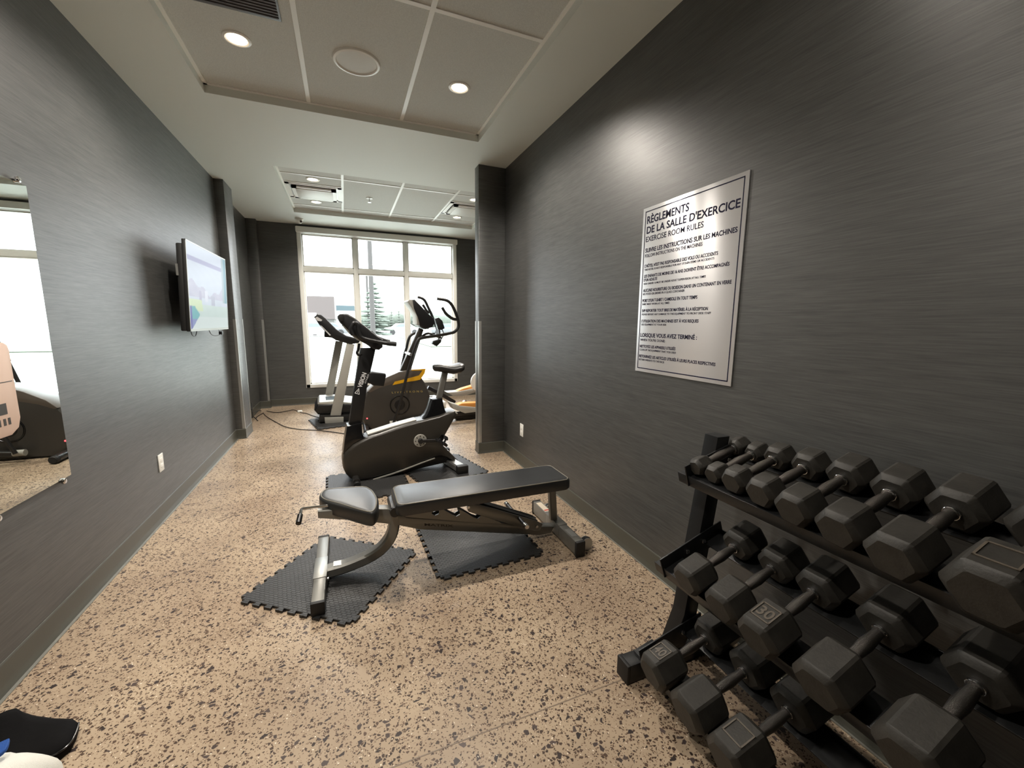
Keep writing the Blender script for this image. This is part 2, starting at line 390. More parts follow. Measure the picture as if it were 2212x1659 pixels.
base('baseboard_pilaster_right_face', (1.197, 3.821, E0), (XR, 3.821, E0), (0, -1, 0))
base('baseboard_pilaster_right_side', (1.204, 3.821, E0), (1.204, 3.939, E0), (-1, 0, 0))
base('baseboard_column_face', (XLB, 7.03, E0), (-1.098, 7.03, E0), (0, -1, 0))
base('baseboard_column_side', (-1.105, 7.03, E0), (-1.105, YB, E0), (1, 0, 0))
base('baseboard_front', (XL, YF, E0), (XR, YF, E0), (0, 1, 0))
struct('trim_left_floor_strip', G().box((XL + .012, YF, E0), (XL + .024, 5.25, .004)), STRIP)
struct('trim_right_floor_strip', G().box((XR - .020, YF, E0), (XR - .012, 3.81, .004)), STRIP)
# protective edge strips on the outer corners
k = 1
for x, y, sx, sy in ((-1.088, 5.259, -1, 1), (-1.088, 5.602, -1, -1), (1.204, 3.821, 1, 1), (1.204, 3.939, 1, -1), (-1.105, 7.03, -1, 1)):
    g = G(); w = .024; t = .002
    g.box(sorted2 := (min(x, x + sx * w), min(y - sy * t, y), .112), (max(x, x + sx * w), max(y - sy * t, y), 1.325))
    g.box((min(x - sx * t, x), min(y - sy * t, y + sy * w), .112), (max(x - sx * t, x), max(y - sy * t, y + sy * w), 1.325))
    struct('trim_%d' % k, g, GUARD); k += 1

# ceiling: painted lid with two recessed trays of tiles
T1 = (-.757, YF + .5, 1.063, 3.38); T2 = (-.552, 4.628, 1.90, 6.396)
g = G(); zt = ZC + .2
X0, X1 = -1.5, XRB + .12
def slab(a, b): g.box((a[0], a[1], ZC), (b[0], b[1], ZT + .002))
slab((X0, YF - .1), (X1, T1[1])); slab((X0, T1[1]), (T1[0], T1[3])); slab((T1[2], T1[1]), (X1, T1[3])); slab((X0, T1[3]), (X1, T2[1]))
slab((X0, T2[1]), (T2[0], T2[3])); slab((T2[2], T2[1]), (X1, T2[3])); slab((X0, T2[3]), (X1, YB + .25))
struct('ceiling', g, PAINT)
g = G(); g.box((X0, YF - .1, ZT), (X1, YB + .25, ZT + .05)); struct('ceiling_tiles', g, TILE)
def bars(name, T, xs, ys, over=True):
    g = G(); w = .0125; z0 = ZT - .006
    for x in xs: g.box((x - w, T[1], z0), (x + w, T[3], ZT + .001))
    for y in ys: g.box((T[0], y - w, z0 + .001), (T[2], y + w, ZT + .001))
    for a, b in (((T[0], T[1]), (T[0] + .02, T[3])), ((T[2] - .02, T[1]), (T[2], T[3])), ((T[0], T[1]), (T[2], T[1] + .02)), ((T[0], T[3] - .02), (T[2], T[3]))):
        g.box((a[0], a[1], ZT - .007), (b[0], b[1], ZT + .001))
    return struct(name, g, TBAR)
bars('trim_6', T1, (-.156, .463), (2.19, .97, -.25))
bars('trim_7', T2, (.05, .665, 1.283), (4.95, 6.17))
g = G()
for x0, x1 in ((-.552, .05), (1.283, 1.90)):
    for y in (5.235, 5.855): g.box((x0, y - .01, ZT - .006), (x1, y + .01, ZT + .001))
struct('trim_8', g, TBAR)

# ------------------------------------------------------------------ window
g = G(); fy0, fy1 = YB - .012, YB + .05
V1, V2, HZ = .212, .998, 2.105
g.box((WX0 - .004, fy0, WZ0 - .004), (WX0 + .055, fy1 + .06, WZ1), .003); g.box((WX1 - .055, fy0, WZ0 - .004), (WX1 + .004, fy1 + .06, WZ1), .003)
g.box((WX0, fy0, WZ0 - .004), (WX1, fy1 + .06, WZ0 + .05), .003); g.box((WX0, fy0 + .01, WZ1 - .09), (WX1, fy1 + .06, WZ1), .003)
win = struct('window_1', g, WHITE)
g = G(); a0, a1 = YB + .05, YB + .12
g.box((WX0 + .05, a0, HZ - .036), (WX1 - .05, a1, HZ + .036), .004)
for x in (V1, V2): g.box((x - .032, a0 - .003, WZ0 + .045), (x + .032, a1, WZ1 - .08), .004)
struct('window_mullion', g, WHITE, win)
g = G()
xs = (WX0 + .055, V1 - .032, V1 + .032, V2 - .032, V2 + .032, WX1 - .055)
for i in range(3):
    for z0, z1 in ((WZ0 + .05, HZ - .036), (HZ + .036, WZ1 - .09)):
        x0, x1 = xs[2*i], xs[2*i+1]; s_ = .016
        for b in (((x0, z0), (x0 + s_, z1)), ((x1 - s_, z0), (x1, z1)), ((x0, z0), (x1, z0 + s_)), ((x0, z1 - s_), (x1, z1))):
            g.box((b[0][0], a0 + .012, b[0][1]), (b[1][0], a1 - .01, b[1][1]))
struct('window_sash', g, WHITE, win)
for i in range(3):
    for z0, z1 in ((WZ0 + .05, HZ - .036), (HZ + .036, WZ1 - .09)):
        g = G(); g.box((xs[2*i] + .01, YB + .085, z0 + .01), (xs[2*i+1] - .01, YB + .087, z1 - .01)); struct('window_pane', g, GLASS, win)
rs = link('roller_shade', G().box((WX0 - .01, YB - .075, WZ1 - .088), (WX1 + .01, YB - .012, WZ1 - .004), .012), WHITE)
tag(rs, 'white roller shade cassette across the top of the big window', 'window shade')
link('bead_chain', G().tube([(WX1 - .02, YB - .04, 2.63), (WX1 - .018, YB - .04, 1.0), (WX1 - .026, YB - .035, 1.0), (WX1 - .026, YB - .035, 2.63)], .0025, 6), WHITE, rs)

# ------------------------------------------------------------------ ceiling fittings
def downlight(x, y, label, e, group, vis=True):
    t = thing('downlight', label, 'ceiling light', at(x, y, ZT), group)
    link('trim_ring', G().lathe((x, y, ZT), (0, 0, -1), [(.048, -.002), (.048, .004), (.056, .0075), (.066, .005), (.069, 0), (.069, -.002)], 40), TBAR, t)
    link('lens', G().cyl((x, y, ZT - .0012), (0, 0, 1), .049, .003, 32), LAMPG, t)
    l = lamp('downlight_lamp', 'SPOT', (0, 0, -.012), e, (1, .92, .82), spot_size=math.radians(150), spot_blend=.6, shadow_soft_size=.045)
    l.parent = t
    return t
GN = 'downlights in the near ceiling tray'; GF = 'downlights in the far ceiling tray'
EN = 172
downlight(-.461, 2.81, 'round warm downlight in the near ceiling tray, beside the dark air grille', EN, GN)
downlight(.751, 2.79, 'round warm downlight in the near ceiling tray, on the right of the speaker', EN, GN)
downlight(-.461, 1.0, 'round warm downlight behind the dark air grille, above the left foreground', EN * .75, GN)
downlight(.751, .98, 'round warm downlight above the dumbbell rack', EN * .10, GN)
downlight(-.24, 5.07, 'small downlight on the near side of the left air diffuser in the far tray', EN * .7, GF)
downlight(-.26, 5.97, 'small downlight on the window side of the left air diffuser in the far tray', EN * .7, GF)
downlight(1.545, 5.07, 'small downlight half hidden by the right wall end, near side of right diffuser', EN * .7, GF)
downlight(1.56, 5.98, 'small downlight on the window side of the right air diffuser in the far tray', EN * .7, GF)
sp = thing('ceiling_speaker', 'large round white ceiling speaker between the two near downlights', 'speaker', at(.137, 2.77, ZT))
link('speaker_rim', G().lathe((.137, 2.77, ZT), (0, 0, -1), [(.108, -.002), (.108, .006), (.114, .011), (.126, .009), (.132, 0), (.132, -.002)], 48), TBAR, sp)
link('speaker_grille', G().lathe((.137, 2.77, ZT), (0, 0, -1), [(.109, -.001), (.108, .004), (.07, .008), (.0, .009)], 48), mat('speaker_mesh', rgb(238, 238, 234), .6, bump=(900, .8)), sp)
ag = thing('air_grille', 'dark grey square return air grille at the top edge of the picture', 'air vent', at(-.40, 2.44, ZT))
link('grille_frame', G().box((-.60, 2.25, ZT - .008), (-.22, 2.567, ZT), .003), GRILLE, ag)
g = G()
for i in range(14): g.box((-.585, 2.265 + i * .021, ZT - .012), (-.23, 2.273 + i * .021, ZT - .007))
link('louvre', g, GRILLE, ag)
def diffuser(x, y, label):
    t = thing('air_diffuser', label, 'air vent', at(x, y, ZT), 'air diffusers in the far ceiling tray')
    g = G(); a, b = .285, .285
    for o_, i_, z0, z1 in ((1, .86, 0, -.010), (.80, .62, -.012, -.03)):
        for s1 in (-1, 1):
            g.box((x + s1 * a * i_, y - b * o_, ZT + min(z0, z1) + 0), (x + s1 * a * o_, y + b * o_, ZT + max(z0, z1)))
            g.box((x - a * o_, y + s1 * b * i_, ZT + min(z0, z1)), (x + a * o_, y + s1 * b * o_, ZT + max(z0, z1)))
    link('diffuser_frame', g, TBAR, t)
    link('diffuser_panel', G().box((x - .19, y - .19, ZT - .036), (x + .19, y + .19, ZT - .030), .002), WHITE, t)
    link('diffuser_neck', G().box((x - .245, y - .245, ZT - .003), (x + .245, y + .245, ZT - .001)), SILVER, t)
diffuser(-.245, 5.545, 'square white air diffuser on the left of the far tray')
diffuser(1.585, 5.545, 'square white air diffuser on the right of the far tray, cut by the wall end')
sk = thing('fire_sprinkler', 'small white fire sprinkler head in the middle of the far ceiling tray', 'sprinkler', at(.352, 5.53, ZT))
link('escutcheon', G().lathe((.352, 5.53, ZT), (0, 0, -1), [(.04, 0), (.038, .006), (.015, .009), (0, .009)], 24), TBAR, sk)
link('sprinkler_body', G().cyl((.352, 5.53, ZT - .028), (0, 0, 1), .007, .045, 10).cyl((.352, 5.53, ZT - .05), (0, 0, 1), .02, .003, 12), CHROME, sk)
dc = thing('dome_camera', 'small white dome security camera on the ceiling near the window', 'security camera', at(-.525, 6.75, ZC))
link('camera_base', G().lathe((-.525, 6.75, ZC), (0, 0, -1), [(.055, 0), (.055, .018), (.045, .028), (0, .028)], 28), WHITE, dc)
link('camera_ball', G().sph((-.520, 6.735, ZC - .036), .038), TBAR, dc)
link('camera_lens', G().cyl((-.500, 6.703, ZC - .048), (.5, -.75, -.5), .013, .016, 16), BLACKS, dc)

# ------------------------------------------------------------------ wall sign
sg = thing('rules_sign', 'brushed aluminium sign with exercise room rules on the right wall', 'sign', at(XR, 1.509, 1.478))
SX = XR - .006
link('sign_plate', G().box((SX, 1.206, 1.058), (XR - .0005, 1.812, 1.898), .0012), SIGN, sg)
g = G(); bw = .0045; m_ = .017
y0, y1, z0, z1 = 1.206 + m_, 1.812 - m_, 1.058 + m_, 1.898 - m_
for a, b in (((y0, z0), (y1, z0 + bw)), ((y0, z1 - bw), (y1, z1)), ((y0, z0), (y0 + bw, z1)), ((y1 - bw, z0), (y1, z1))):
    g.box((SX - .0006, a[0], a[1]), (SX + .0002, b[0], b[1]))
link('border_line', g, NAVY, sg)
LINES = [("RÈGLEMENTS", .032, .311, 1.818, .035, 1), ("DE LA SALLE D'EXERCICE", .033, .577, 1.769, .033, 1), ("EXERCISE ROOM RULES", .031, .401, 1.7285, .025, 0),
 ("SUIVRE LES INSTRUCTIONS SUR LES MACHINES", .031, .574, 1.6755, .020, 1), ("FOLLOW INSTRUCTIONS ON THE MACHINES", .031, .403, 1.651, .0155, 0),
 ("L'HÔTEL N'EST PAS RESPONSABLE DES VOLS OU ACCIDENTS", .032, .489, 1.600, .0145, 1), ("THE HOTEL IS NOT RESPONSIBLE FOR ANY STOLEN ITEMS OR ACCIDENTS", .033, .472, 1.584, .009, 0),
 ("LES ENFANTS DE MOINS DE 16 ANS DOIVENT ÊTRE ACCOMPAGNÉS", .032, .55, 1.549, .014, 1), ("D'UN ADULTE", .031, .131, 1.530, .0135, 1),
 ("KIDS UNDER 16 MUST BE UNDER ADULT SUPERVISION AT ALL TIMES", .033, .434, 1.513, .009, 0),
 ("AUCUNE NOURRITURE OU BOISSON DANS UN CONTENANT EN VERRE", .031, .567, 1.476, .0145, 1), ("NO FOOD OR DRINKS IN A GLASS CONTAINER", .030, .318, 1.460, .0105, 0),
 ("PORT D'UN T-SHIRT / CAMISOLE EN TOUT TEMPS", .030, .396, 1.424, .0145, 1), ("SHIRT MUST WORN AT ALL TIMES", .030, .226, 1.4085, .009, 0),
 ("SVP REPORTER TOUT BRIS DE MATÉRIEL À LA RÉCEPTION", .031, .459, 1.3725, .0135, 1), ("PLEASE REPORT ANY DAMAGE TO THE EQUIPMENT TO FRONT DESK STAFF", .031, .477, 1.3555, .009, 0),
 ("L'UTILISATION DES MACHINES EST À VOS RISQUES", .031, .413, 1.319, .0135, 1), ("USE EQUIPMENT AT YOUR RISK", .030, .216, 1.303, .009, 0),
 ("LORSQUE VOUS AVEZ TERMINÉ :", .029, .411, 1.243, .019, 1), ("WHEN YOU'RE DONE:", .029, .213, 1.2215, .012, 0),
 ("NETTOYEZ LES APPAREILS UTILISÉS", .028, .286, 1.187, .0135, 1), ("CLEAN UP THE EQUIPMENT THAT YOU USED", .028, .291, 1.1705, .009, 0),
 ("RETOURNEZ LES ARTICLES UTILISÉS À LEURS PLACES RESPECTIVES", .028, .522, 1.1345, .0135, 1), ("RETURN WEIGHTS TO THE RACK", .028, .218, 1.118, .009, 0)]
g = G()
for s_, a, b, z, cap, bold in LINES:
    g.text(s_, face_m(Vector((SX - .0003, 1.812 - a, z)), (0, -1, 0), (0, 0, 1)), cap, b - a, .022 if bold else .008, .0006)
link('sign_lettering', g, NAVY, sg, flat=True)

# ------------------------------------------------------------------ television
def tvf(s, z):       # s along +y from near end, z up; panel tilted forward: top further from the wall
    return Vector((-1.021 + (z - 1.55) * .037, 3.63 + s, z))
TW = 1.05
TZ0, TZ1 = 1.227, 1.874
tv = thing('television', 'flat television on a swing bracket, screen lit with a pale landscape', 'television', at(-1.06, 4.15, 1.55))
def tvbox(g, s0, s1, z0, z1, d0, d1, bev=0):
    # columns: s->y, d->x, z->z with tilt
    M = Matrix(((0, 1, .037, -1.021 - 1.55 * .037), (1, 0, 0, 3.63), (0, 0, 1, 0), (0, 0, 0, 1)))
    return g.box((s0, d0, z0), (s1, d1, z1), bev, M)
g = G(); tvbox(g, 0, TW, TZ0, TZ1, -.022, -.001, .004); tvbox(g, .004, TW - .004, TZ0 + .004, TZ1 - .03, -.058, -.02, .008)
link('tv_housing', g, RUBB, tv)
g = G(); e_ = .010
for a in ((0, TW, TZ0, TZ0 + .018), (0, TW, TZ1 - e_, TZ1), (0, e_, TZ0, TZ1), (TW - e_, TW, TZ0, TZ1)):
    tvbox(g, a[0], a[1], a[2], a[3], -.001, .0025)
link('tv_bezel', g, SILVER, tv)
def screen_col(s, t):    # what the screen shows; s 0..1 left to right, t 0..1 bottom to top
    n = .5 + .5 * math.sin(s * 21 + math.sin(t * 17) * 2) * math.sin(t * 33 + s * 9)
    c = Vector((.70, .78, .90)) * (.96 + .05 * n)
    if t > .86: c = Vector((.74, .82, .96))
    elif t > .80: c = Vector((.42, .42, .66)) if s < .84 else Vector((.40, .48, .62))
    if s > .86 and t > .35: c = Vector((.16, .40, .50)) if s > .92 else Vector((.42, .56, .62))
    elif .38 < t < .60 and t < .50 + .06 * math.sin(s * 7 + 1) + .03 * math.sin(s * 23): c = Vector((.62, .62, .76)) - Vector((.07, .07, .05)) * n
    if .36 < s < .44 and .34 < t < .48: c = Vector((.80, .84, .95))
    if .22 < s < .28 and .33 < t < .47: c = Vector((.50, .48, .66))
    if .52 < s < .62 and .30 < t < .42: c = Vector((.50, .52, .66))
    if t < .30: c = Vector((.66, .80, .76)) * (.97 + .04 * n)
    if t < .14: c = Vector((.76, .86, .84))
    if .22 < t < .36 and s < .30 - (t - .22) * .2: c = Vector((.72, .86, .52))
    if t < .27 and s < .22 - abs(t - .17) * 1.1 and s < .05 + t * 1.1:
        c = Vector((.10, .46, .50)) if t > .12 else Vector((.20, .26, .56))
        if s < .045: c = Vector((.10, .10, .42))
    return c
NX, NY = 120, 72
me = bpy.data.meshes.new('tv_screen'); vs = []; fs = []
for j in range(NY + 1):
    for i in range(NX + 1):
        p = tvf(e_ + (TW - 2 * e_) * i / NX, TZ0 + .018 + (TZ1 - TZ0 - .018 - e_) * j / NY); vs.append(p + Vector((.0012, 0, 0)))
for j in range(NY):
    for i in range(NX): a = j * (NX + 1) + i; fs.append((a, a + 1, a + NX + 2, a + NX + 1))
me.from_pydata(vs, [], fs); ca = me.color_attributes.new('picture', 'FLOAT_COLOR', 'POINT')
for j in range(NY + 1):
    for i in range(NX + 1): c = screen_col(i / NX, j / NY); ca.data[j * (NX + 1) + i].color = (c.x, c.y, c.z, 1)
me.update(); me.transform(ROOTM[tv.name].inverted())
scr = mat('screen_light', (.02, .02, .02, 1), .3, 0, .1); N, L = scr.node_tree.nodes, scr.node_tree.links
an = N.new('ShaderNodeAttribute'); an.attribute_name = 'picture'; L.new(an.outputs['Color'], N['Principled BSDF'].inputs['Emission Color']); N['Principled BSDF'].inputs['Emission Strength'].default_value = .64
me.materials.append(scr); so = bpy.data.objects.new('tv_screen', me); COL.objects.link(so); so.parent = tv
br = link('wall_bracket', G().box((XL + .0005, 4.0, 1.42), (XL + .03, 4.3, 1.66), .004), BLACKP, tv)
link('vesa_plate', G().box((-1.096, 3.98, 1.42), (-1.084, 4.32, 1.68), .003), BLACKP, tv)
link('bracket_arm', G().tube([(XL + .02, 4.1, 1.54), (-1.13, 4.15, 1.54), (-1.088, 4.15, 1.54)], .016, 10), BLACKP, br)
link('tv_label_strip', G().box((-1.079, 3.626, 1.62), (-1.066, 3.632, 1.70)), SILVER, tv)
g = G()
g.tube([(-1.05, 3.70, 1.25), (-1.05, 3.72, 1.20), (-1.05, 3.79, 1.19), (-1.05, 3.84, 1.235)], .003, 6, smooth=6)
link('tv_cable', g, BLACKP, tv); g = G()
g.tube([(-1.05, 4.12, 1.25), (-1.05, 4.20, 1.19), (-1.05, 4.36, 1.175), (-1.05, 4.50, 1.19), (-1.05, 4.44, 1.215), (-1.05, 4.38, 1.245)], .003, 6, smooth=6)
g.box((-1.065, 4.48, 1.18), (-1.04, 4.52, 1.21), .004)
link('tv_cable', g, BLACKP, tv)

# ------------------------------------------------------------------ mirror on the left wall
mr = thing('wall_mirror', 'frameless wall mirror on the left wall, cut by the picture edge', 'mirror', at(XL, 1.76, 1.23))
link('mirror_glass', G().box((XL + .004, 1.16, .62), (XL + .010, 2.362, 1.838)), MIRR, mr, flat=True)
for y, z in ((2.30, .612), (2.31, 1.848), (1.93, .612), (1.25, .612), (1.25, 1.848)):
    s_ = 1 if z > 1 else -1
    link('mirror_clip', G().lathe((XL + .0005, y, z), (1, 0, 0), [(.006, 0), (.006, .008), (.012, .009), (.0125, .016), (.010, .019), (0, .020)], 20), CHROME, mr)
bp = thing('wall_panel', 'pale beige rounded panel in front of the wall mirror at the left picture edge', 'panel', at(XL + .02, 1.9, 1.05))
pts = [(1.70, .885), (2.045, .885), (2.085, .905), (2.1, .94), (2.1, 1.19), (2.093, 1.212), (2.075, 1.222), (1.70, 1.222)]
g = G(); A = [(p[0], p[1]) for p in pts]
PF = Frame(XL + .012, 0, 0)
class YF_(Frame):
    def __call__(s, u, v, z): return Vector((XL + .0105 + v, u, z))
pf = YF_(0, 0, 0)
g.prism(pts, pf, 0, .012, .002); link('panel_board', g, BEIGE, bp)
link('panel_line', G().box((XL + .0222, 1.75, 1.079), (XL + .0232, 2.088, 1.0815)), DTXT, bp)
g = G()
for y_ in (1.99, 2.015, 2.037): g.box((XL + .0222, y_, .925), (XL + .0232, y_ + .012, .95))
g.box((XL + .0222, 1.96, .965), (XL + .0232, 2.04, 1.005)); link('panel_marks', g, DTXT, bp)

# ------------------------------------------------------------------ outlets
def outlet(x, n, y, z, label):
    t = thing('power_outlet', label, 'outlet', at(x, y, z), 'wall power outlets')
    link('cover_plate', G().box((min(x + n * .0005, x + n * .006), y - .036, z - .058), (max(x + n * .0005, x + n * .006), y + .036, z + .058), .002), WHITE, t)
    g = G()
    for dz in (-.02, .02): g.box((min(x + n * .006, x + n * .0075), y - .016, z + dz - .013), (max(x + n * .006, x + n * .0075), y + .016, z + dz + .013), .0005)
    link('socket', g, TBAR, t)
outlet(XL, 1, 3.29, .372, 'white power outlet low on the left wall under the television')
outlet(XR, -1, 3.36, .335, 'white power outlet low on the right wall near the wall end')

# ------------------------------------------------------------------ interlocking foam tiles
def foam_tile(cx_, cy_, th, label, size=.585, n=9, z=.0005, group='black interlocking foam floor tiles'):
    a = size / 2; tl = .018; pts = []
    for sd in range(4):
        e = []
        for i in range(n):
            u0 = -a + size * i / n; u1 = -a + size * (i + 1) / n; m = (u0 + u1) / 2; w = (u1 - u0)
            e += [(u0, a), (m - w * .20, a), (m - w * .30, a + tl), (m + w * .30, a + tl), (m + w * .20, a)]
        c, s_ = math.cos(-sd * PI / 2), math.sin(-sd * PI / 2)
        pts += [(x * c - y * s_, x * s_ + y * c) for x, y in e]
    g = G(); A = [g.bm.verts.new((x, y, 0)) for x, y in pts]; B = [g.bm.verts.new((x, y, .0115)) for x, y in pts]
    k_ = len(pts); fs_ = [g.bm.faces.new(A[::-1]), g.bm.faces.new(B)] + [g.bm.faces.new((A[i], A[(i+1) % k_], B[(i+1) % k_], B[i])) for i in range(k_)]
    bmesh.ops.recalc_face_normals(g.bm, faces=fs_)
    o = link('foam_tile', g, FOAM, flat=True); o.location = (cx_, cy_, z); o.rotation_euler = (0, 0, th)
    return tag(o, label, 'floor mat', group)
th1 = math.atan2(1.733 - 2.094, -.038 + .524)
foam_tile(-.100, 2.163, th1, 'black foam tile turned diamond-wise under the front foot of the bench')
foam_tile(.680, 2.228, math.radians(2), 'black foam tile lying square under the middle of the weight bench')
foam_tile(.113, 3.375, math.radians(2), 'black foam tile under the front wheel end of the exercise bike')
foam_tile(.757, 3.500, math.radians(13.5), 'black foam tile under the seat end of the exercise bike')
foam_tile(-.13, 5.74, math.radians(14), 'black foam tile under the front of the treadmill', size=.6)

# ------------------------------------------------------------------ weight bench
BF = Frame(.5, 2.135, 0)
bn = thing('weight_bench', 'grey steel weight bench with black padded seat and back pad', 'weight bench', BF.M)
def padmesh(pts, z0, z1, r, tilt=0, uc=0):   # pts world x,y outline
    rings = []; cx_ = sum(p[0] for p in pts) / len(pts); cy_ = sum(p[1] for p in pts) / len(pts)
    def R(k, z):
        out = []
        for x, y in pts:
            dx, dy = x - cx_, y - cy_; l = math.hypot(dx, dy); f = (l - k) / l
            out.append(Vector((cx_ + dx * f, cy_ + dy * f, z + (x - uc) * tilt)))
        return out
    rings = [R(r * .6, z0), R(.0, z0 + .008), R(0, z1 - r), R(r * .3, z1 - r * .35), R(r, z1 - .001), R(r * 2.6, z1 + .002)]
    return G().loft(rings)
def rrect(x0, y0, x1, y1, r, n=5):
    out = []
    for cx_, cy_, a0 in ((x1 - r, y1 - r, 0), (x0 + r, y1 - r, 90), (x0 + r, y0 + r, 180), (x1 - r, y0 + r, 270)):
        for i in range(n + 1): a = math.radians(a0 + 90 * i / n); out.append((cx_ + r * math.cos(a), cy_ + r * math.sin(a)))
    return out
# back pad
PB = rrect(.193, 1.975, 1.185, 2.235, .035)
bpad = link('back_pad', padmesh(PB, .352, .415, .014), VINYL, bn, ang=60)
def piping(pts, z, inset, r=.0028):
    cx_ = sum(p[0] for p in pts) / len(pts); cy_ = sum(p[1] for p in pts) / len(pts); P = []
    for x, y in pts:
        dx, dy = x - cx_, y - cy_; l = math.hypot(dx, dy); f = (l - inset) / l; P.append(Vector((cx_ + dx * f, cy_ + dy * f, z)))
    P.append(P[0].copy()); return G().tube(P, r, 6)
link('pad_piping', piping(PB, .4135, .012), PIPING, bpad)
# seat pad: narrow at the front, wide and round at the back
seat_px = [(690.5, 1064), (701, 1056), (735, 1052), (785, 1049), (800, 1053), (810, 1061), (817.5, 1076), (816, 1092), (809, 1104), (797, 1106), (760, 1097), (713, 1084), (696, 1078), (689, 1071)]
SP = [tuple(onz(a, b, .425).xy) for a, b in seat_px]
SPs = [tuple(p.xy) for p in catmull([Vector((x, y, 0)) for x, y in SP + [SP[0]]], 3)[:-1]]
spad = link('seat_pad', padmesh(SPs, .352, .425, .014), VINYL, bn, ang=60)
link('pad_piping', piping(SPs, .4235, .012), PIPING, spad)
yn, yf = 2.105, 2.165
def btr(pts, y=yn): return [(lambda p: (p.x, p.z))(ony(a, b, y)) for a, b in pts]
beam = btr([(686, 1105), (687, 1120), (760, 1124), (850, 1133), (905, 1144), (1140, 1155), (1165, 1157), (1190, 1152), (1197, 1138), (1165, 1138), (1120, 1136), (1050, 1129), (880, 1116), (868, 1112), (845, 1100), (760, 1100)])
link('main_beam', G().prism(beam, WF, yn, yf, .004), STEEL, bn)
# sawtooth adjustment plates
saw = btr([(868, 1113), (880, 1104), (935, 1103), (932, 1110), (940, 1114), (948, 1110), (950, 1101), (958, 1101), (978, 1113), (986, 1116), (994, 1111), (991, 1101), (1001, 1105), (1023, 1118), (1032, 1121), (1039, 1115), (1037, 1112), (1078, 1127), (1084, 1131), (1120, 1135), (880, 1119)])
for dy in (0, .045): link('ladder_plate', G().prism(saw, WF, yn + dy, yn + dy + .008), STEEL, bn)
# swinging support arms
arm = btr([(1008, 1096), (1013, 1089), (1024, 1088), (1060, 1096), (1160, 1125), (1171, 1131), (1165, 1145), (1155, 1146), (1120, 1137), (1022, 1108), (1011, 1104)], yn - .012)
for dy in (-.02, .072): link('support_arm', G().prism(arm, WF, yn + dy, yn + dy + .008, .002), STEEL, bn)
P0 = ony(1030, 1092, 2.13); P1 = ony(1155, 1122, 2.16)
link('arm_cover', G().tube([Vector((P0.x, 2.15, P0.z + .02)), Vector((P1.x, 2.15, P1.z + .005))], .02, 8, rect=(.055, .012)), BLACKP, bn)
pk = ony(1122, 1120, 2.08)
for s_ in (-1, 1):
    y0_ = 2.135 + s_ * .045
    link('adjust_peg', G().cyl((pk.x, y0_ + s_ * .045, pk.z), (0, 1, 0), .011, .09, 16), BLACKP, bn)
    link('peg_cap', G().cyl((pk.x, y0_ + s_ * .105, pk.z), (0, 1, 0), .0135, .035, 20, bev=.002), CHROME, bn)
for px, py in ((1012, 1096), (1160, 1138)):
    q = ony(px, py, 2.08); link('bolt', G().cyl((q.x, 2.083, q.z), (0, 1, 0), .009, .012, 12, bev=.001), CHROME, bn)
# pivot bracket under the back pad
q = ony(853, 1092, 2.06)
link('pivot_bracket', G().box((q.x - .02, 2.06, .325), (q.x + .035, 2.21, .37), .006).cyl((q.x, 2.135, .345), (0, 1, 0), .026, .17, 20), CHAR2, bn)
# curved front leg
cl = [(.195, .335), (.197, .27), (.188, .21), (.165, .16), (.125, .118), (.075, .090), (.01, .070), (-.06, .055), (-.145, .046)]
link('front_leg', G().tube([Vector((a, 2.135, b)) for a, b in cl], .03, smooth=4, rect=(.055, .062), up=Vector((0, 1, 0))), STEEL, bn)
link('gusset', G().prism([(.10, .34), (.17, .34), (.178, .27), (.165, .25)], WF, 2.13, 2.14), STEEL, bn)
link('leg_label', G().box((-.11, 2.112, .0795), (.03, 2.158, .081), M=None), mat('clear_label', rgb(205, 205, 200), .15, .3), bn)
FZ = .0125
link('front_foot', G().box((-.197, 1.865, FZ), (-.142, 2.465, .072), .004), STEEL, bn)
link('foot_sleeve', G().box((-.200, 2.045, FZ + .004), (-.139, 2.235, .0755), .002), SILVER, bn)
for y0_, y1_ in ((1.848, 1.868), (2.462, 2.482)): link('foot_cap', G().box((-.199, y0_, .012), (-.140, y1_, .074), .004), RUBB, bn)
link('bolt', G().cyl((-.136, 2.06, .05), (1, 0, 0), .008, .012, 12), CHROME, bn)
# rear post and foot
link('rear_post', G().tube([(1.155, 2.135, .10), (1.135, 2.135, .352)], .02, rect=(.045, .04), up=Vector((0, 1, 0))), STEEL, bn)
link('rear_foot', G().box((1.150, 1.86, .012), (1.205, 2.42, .092), .004), STEEL, bn)
link('foot_label', G().box((1.157, 2.25, .0921), (1.195, 2.39, .0930)), PAPER, bn)
link('warning_mark', G().box((1.160, 2.262, .0931), (1.192, 2.275, .0935)), RED, bn)
link('foot_label', G().box((1.160, 1.91, .0921), (1.195, 2.00, .0930)), SILVER, bn)
link('foot_sleeve', G().box((1.147, 2.05, .020), (1.208, 2.22, .096), .003), STEEL, bn)
for y0_, y1_ in ((1.838, 1.862), (2.418, 2.438)): link('foot_cap', G().box((1.148, y0_, .0005), (1.207, y1_, .094), .006), RUBB, bn)
for yy in (1.90, 2.375):
    w = link('transport_wheel', G().cyl((1.247, yy, .042), (0, 1, 0), .038, .026, 32, bev=.004), RUBB, bn)
    for s_ in (-1, 1): link('wheel_disc', G().cyl((1.247, yy + s_ * .0145, .042), (0, 1, 0), .036, .004, 32), SILVER, w)
    link('wheel_bracket', G().box((1.20, yy - .004, .03), (1.25, yy + .004, .055), .001), STEEL, bn)
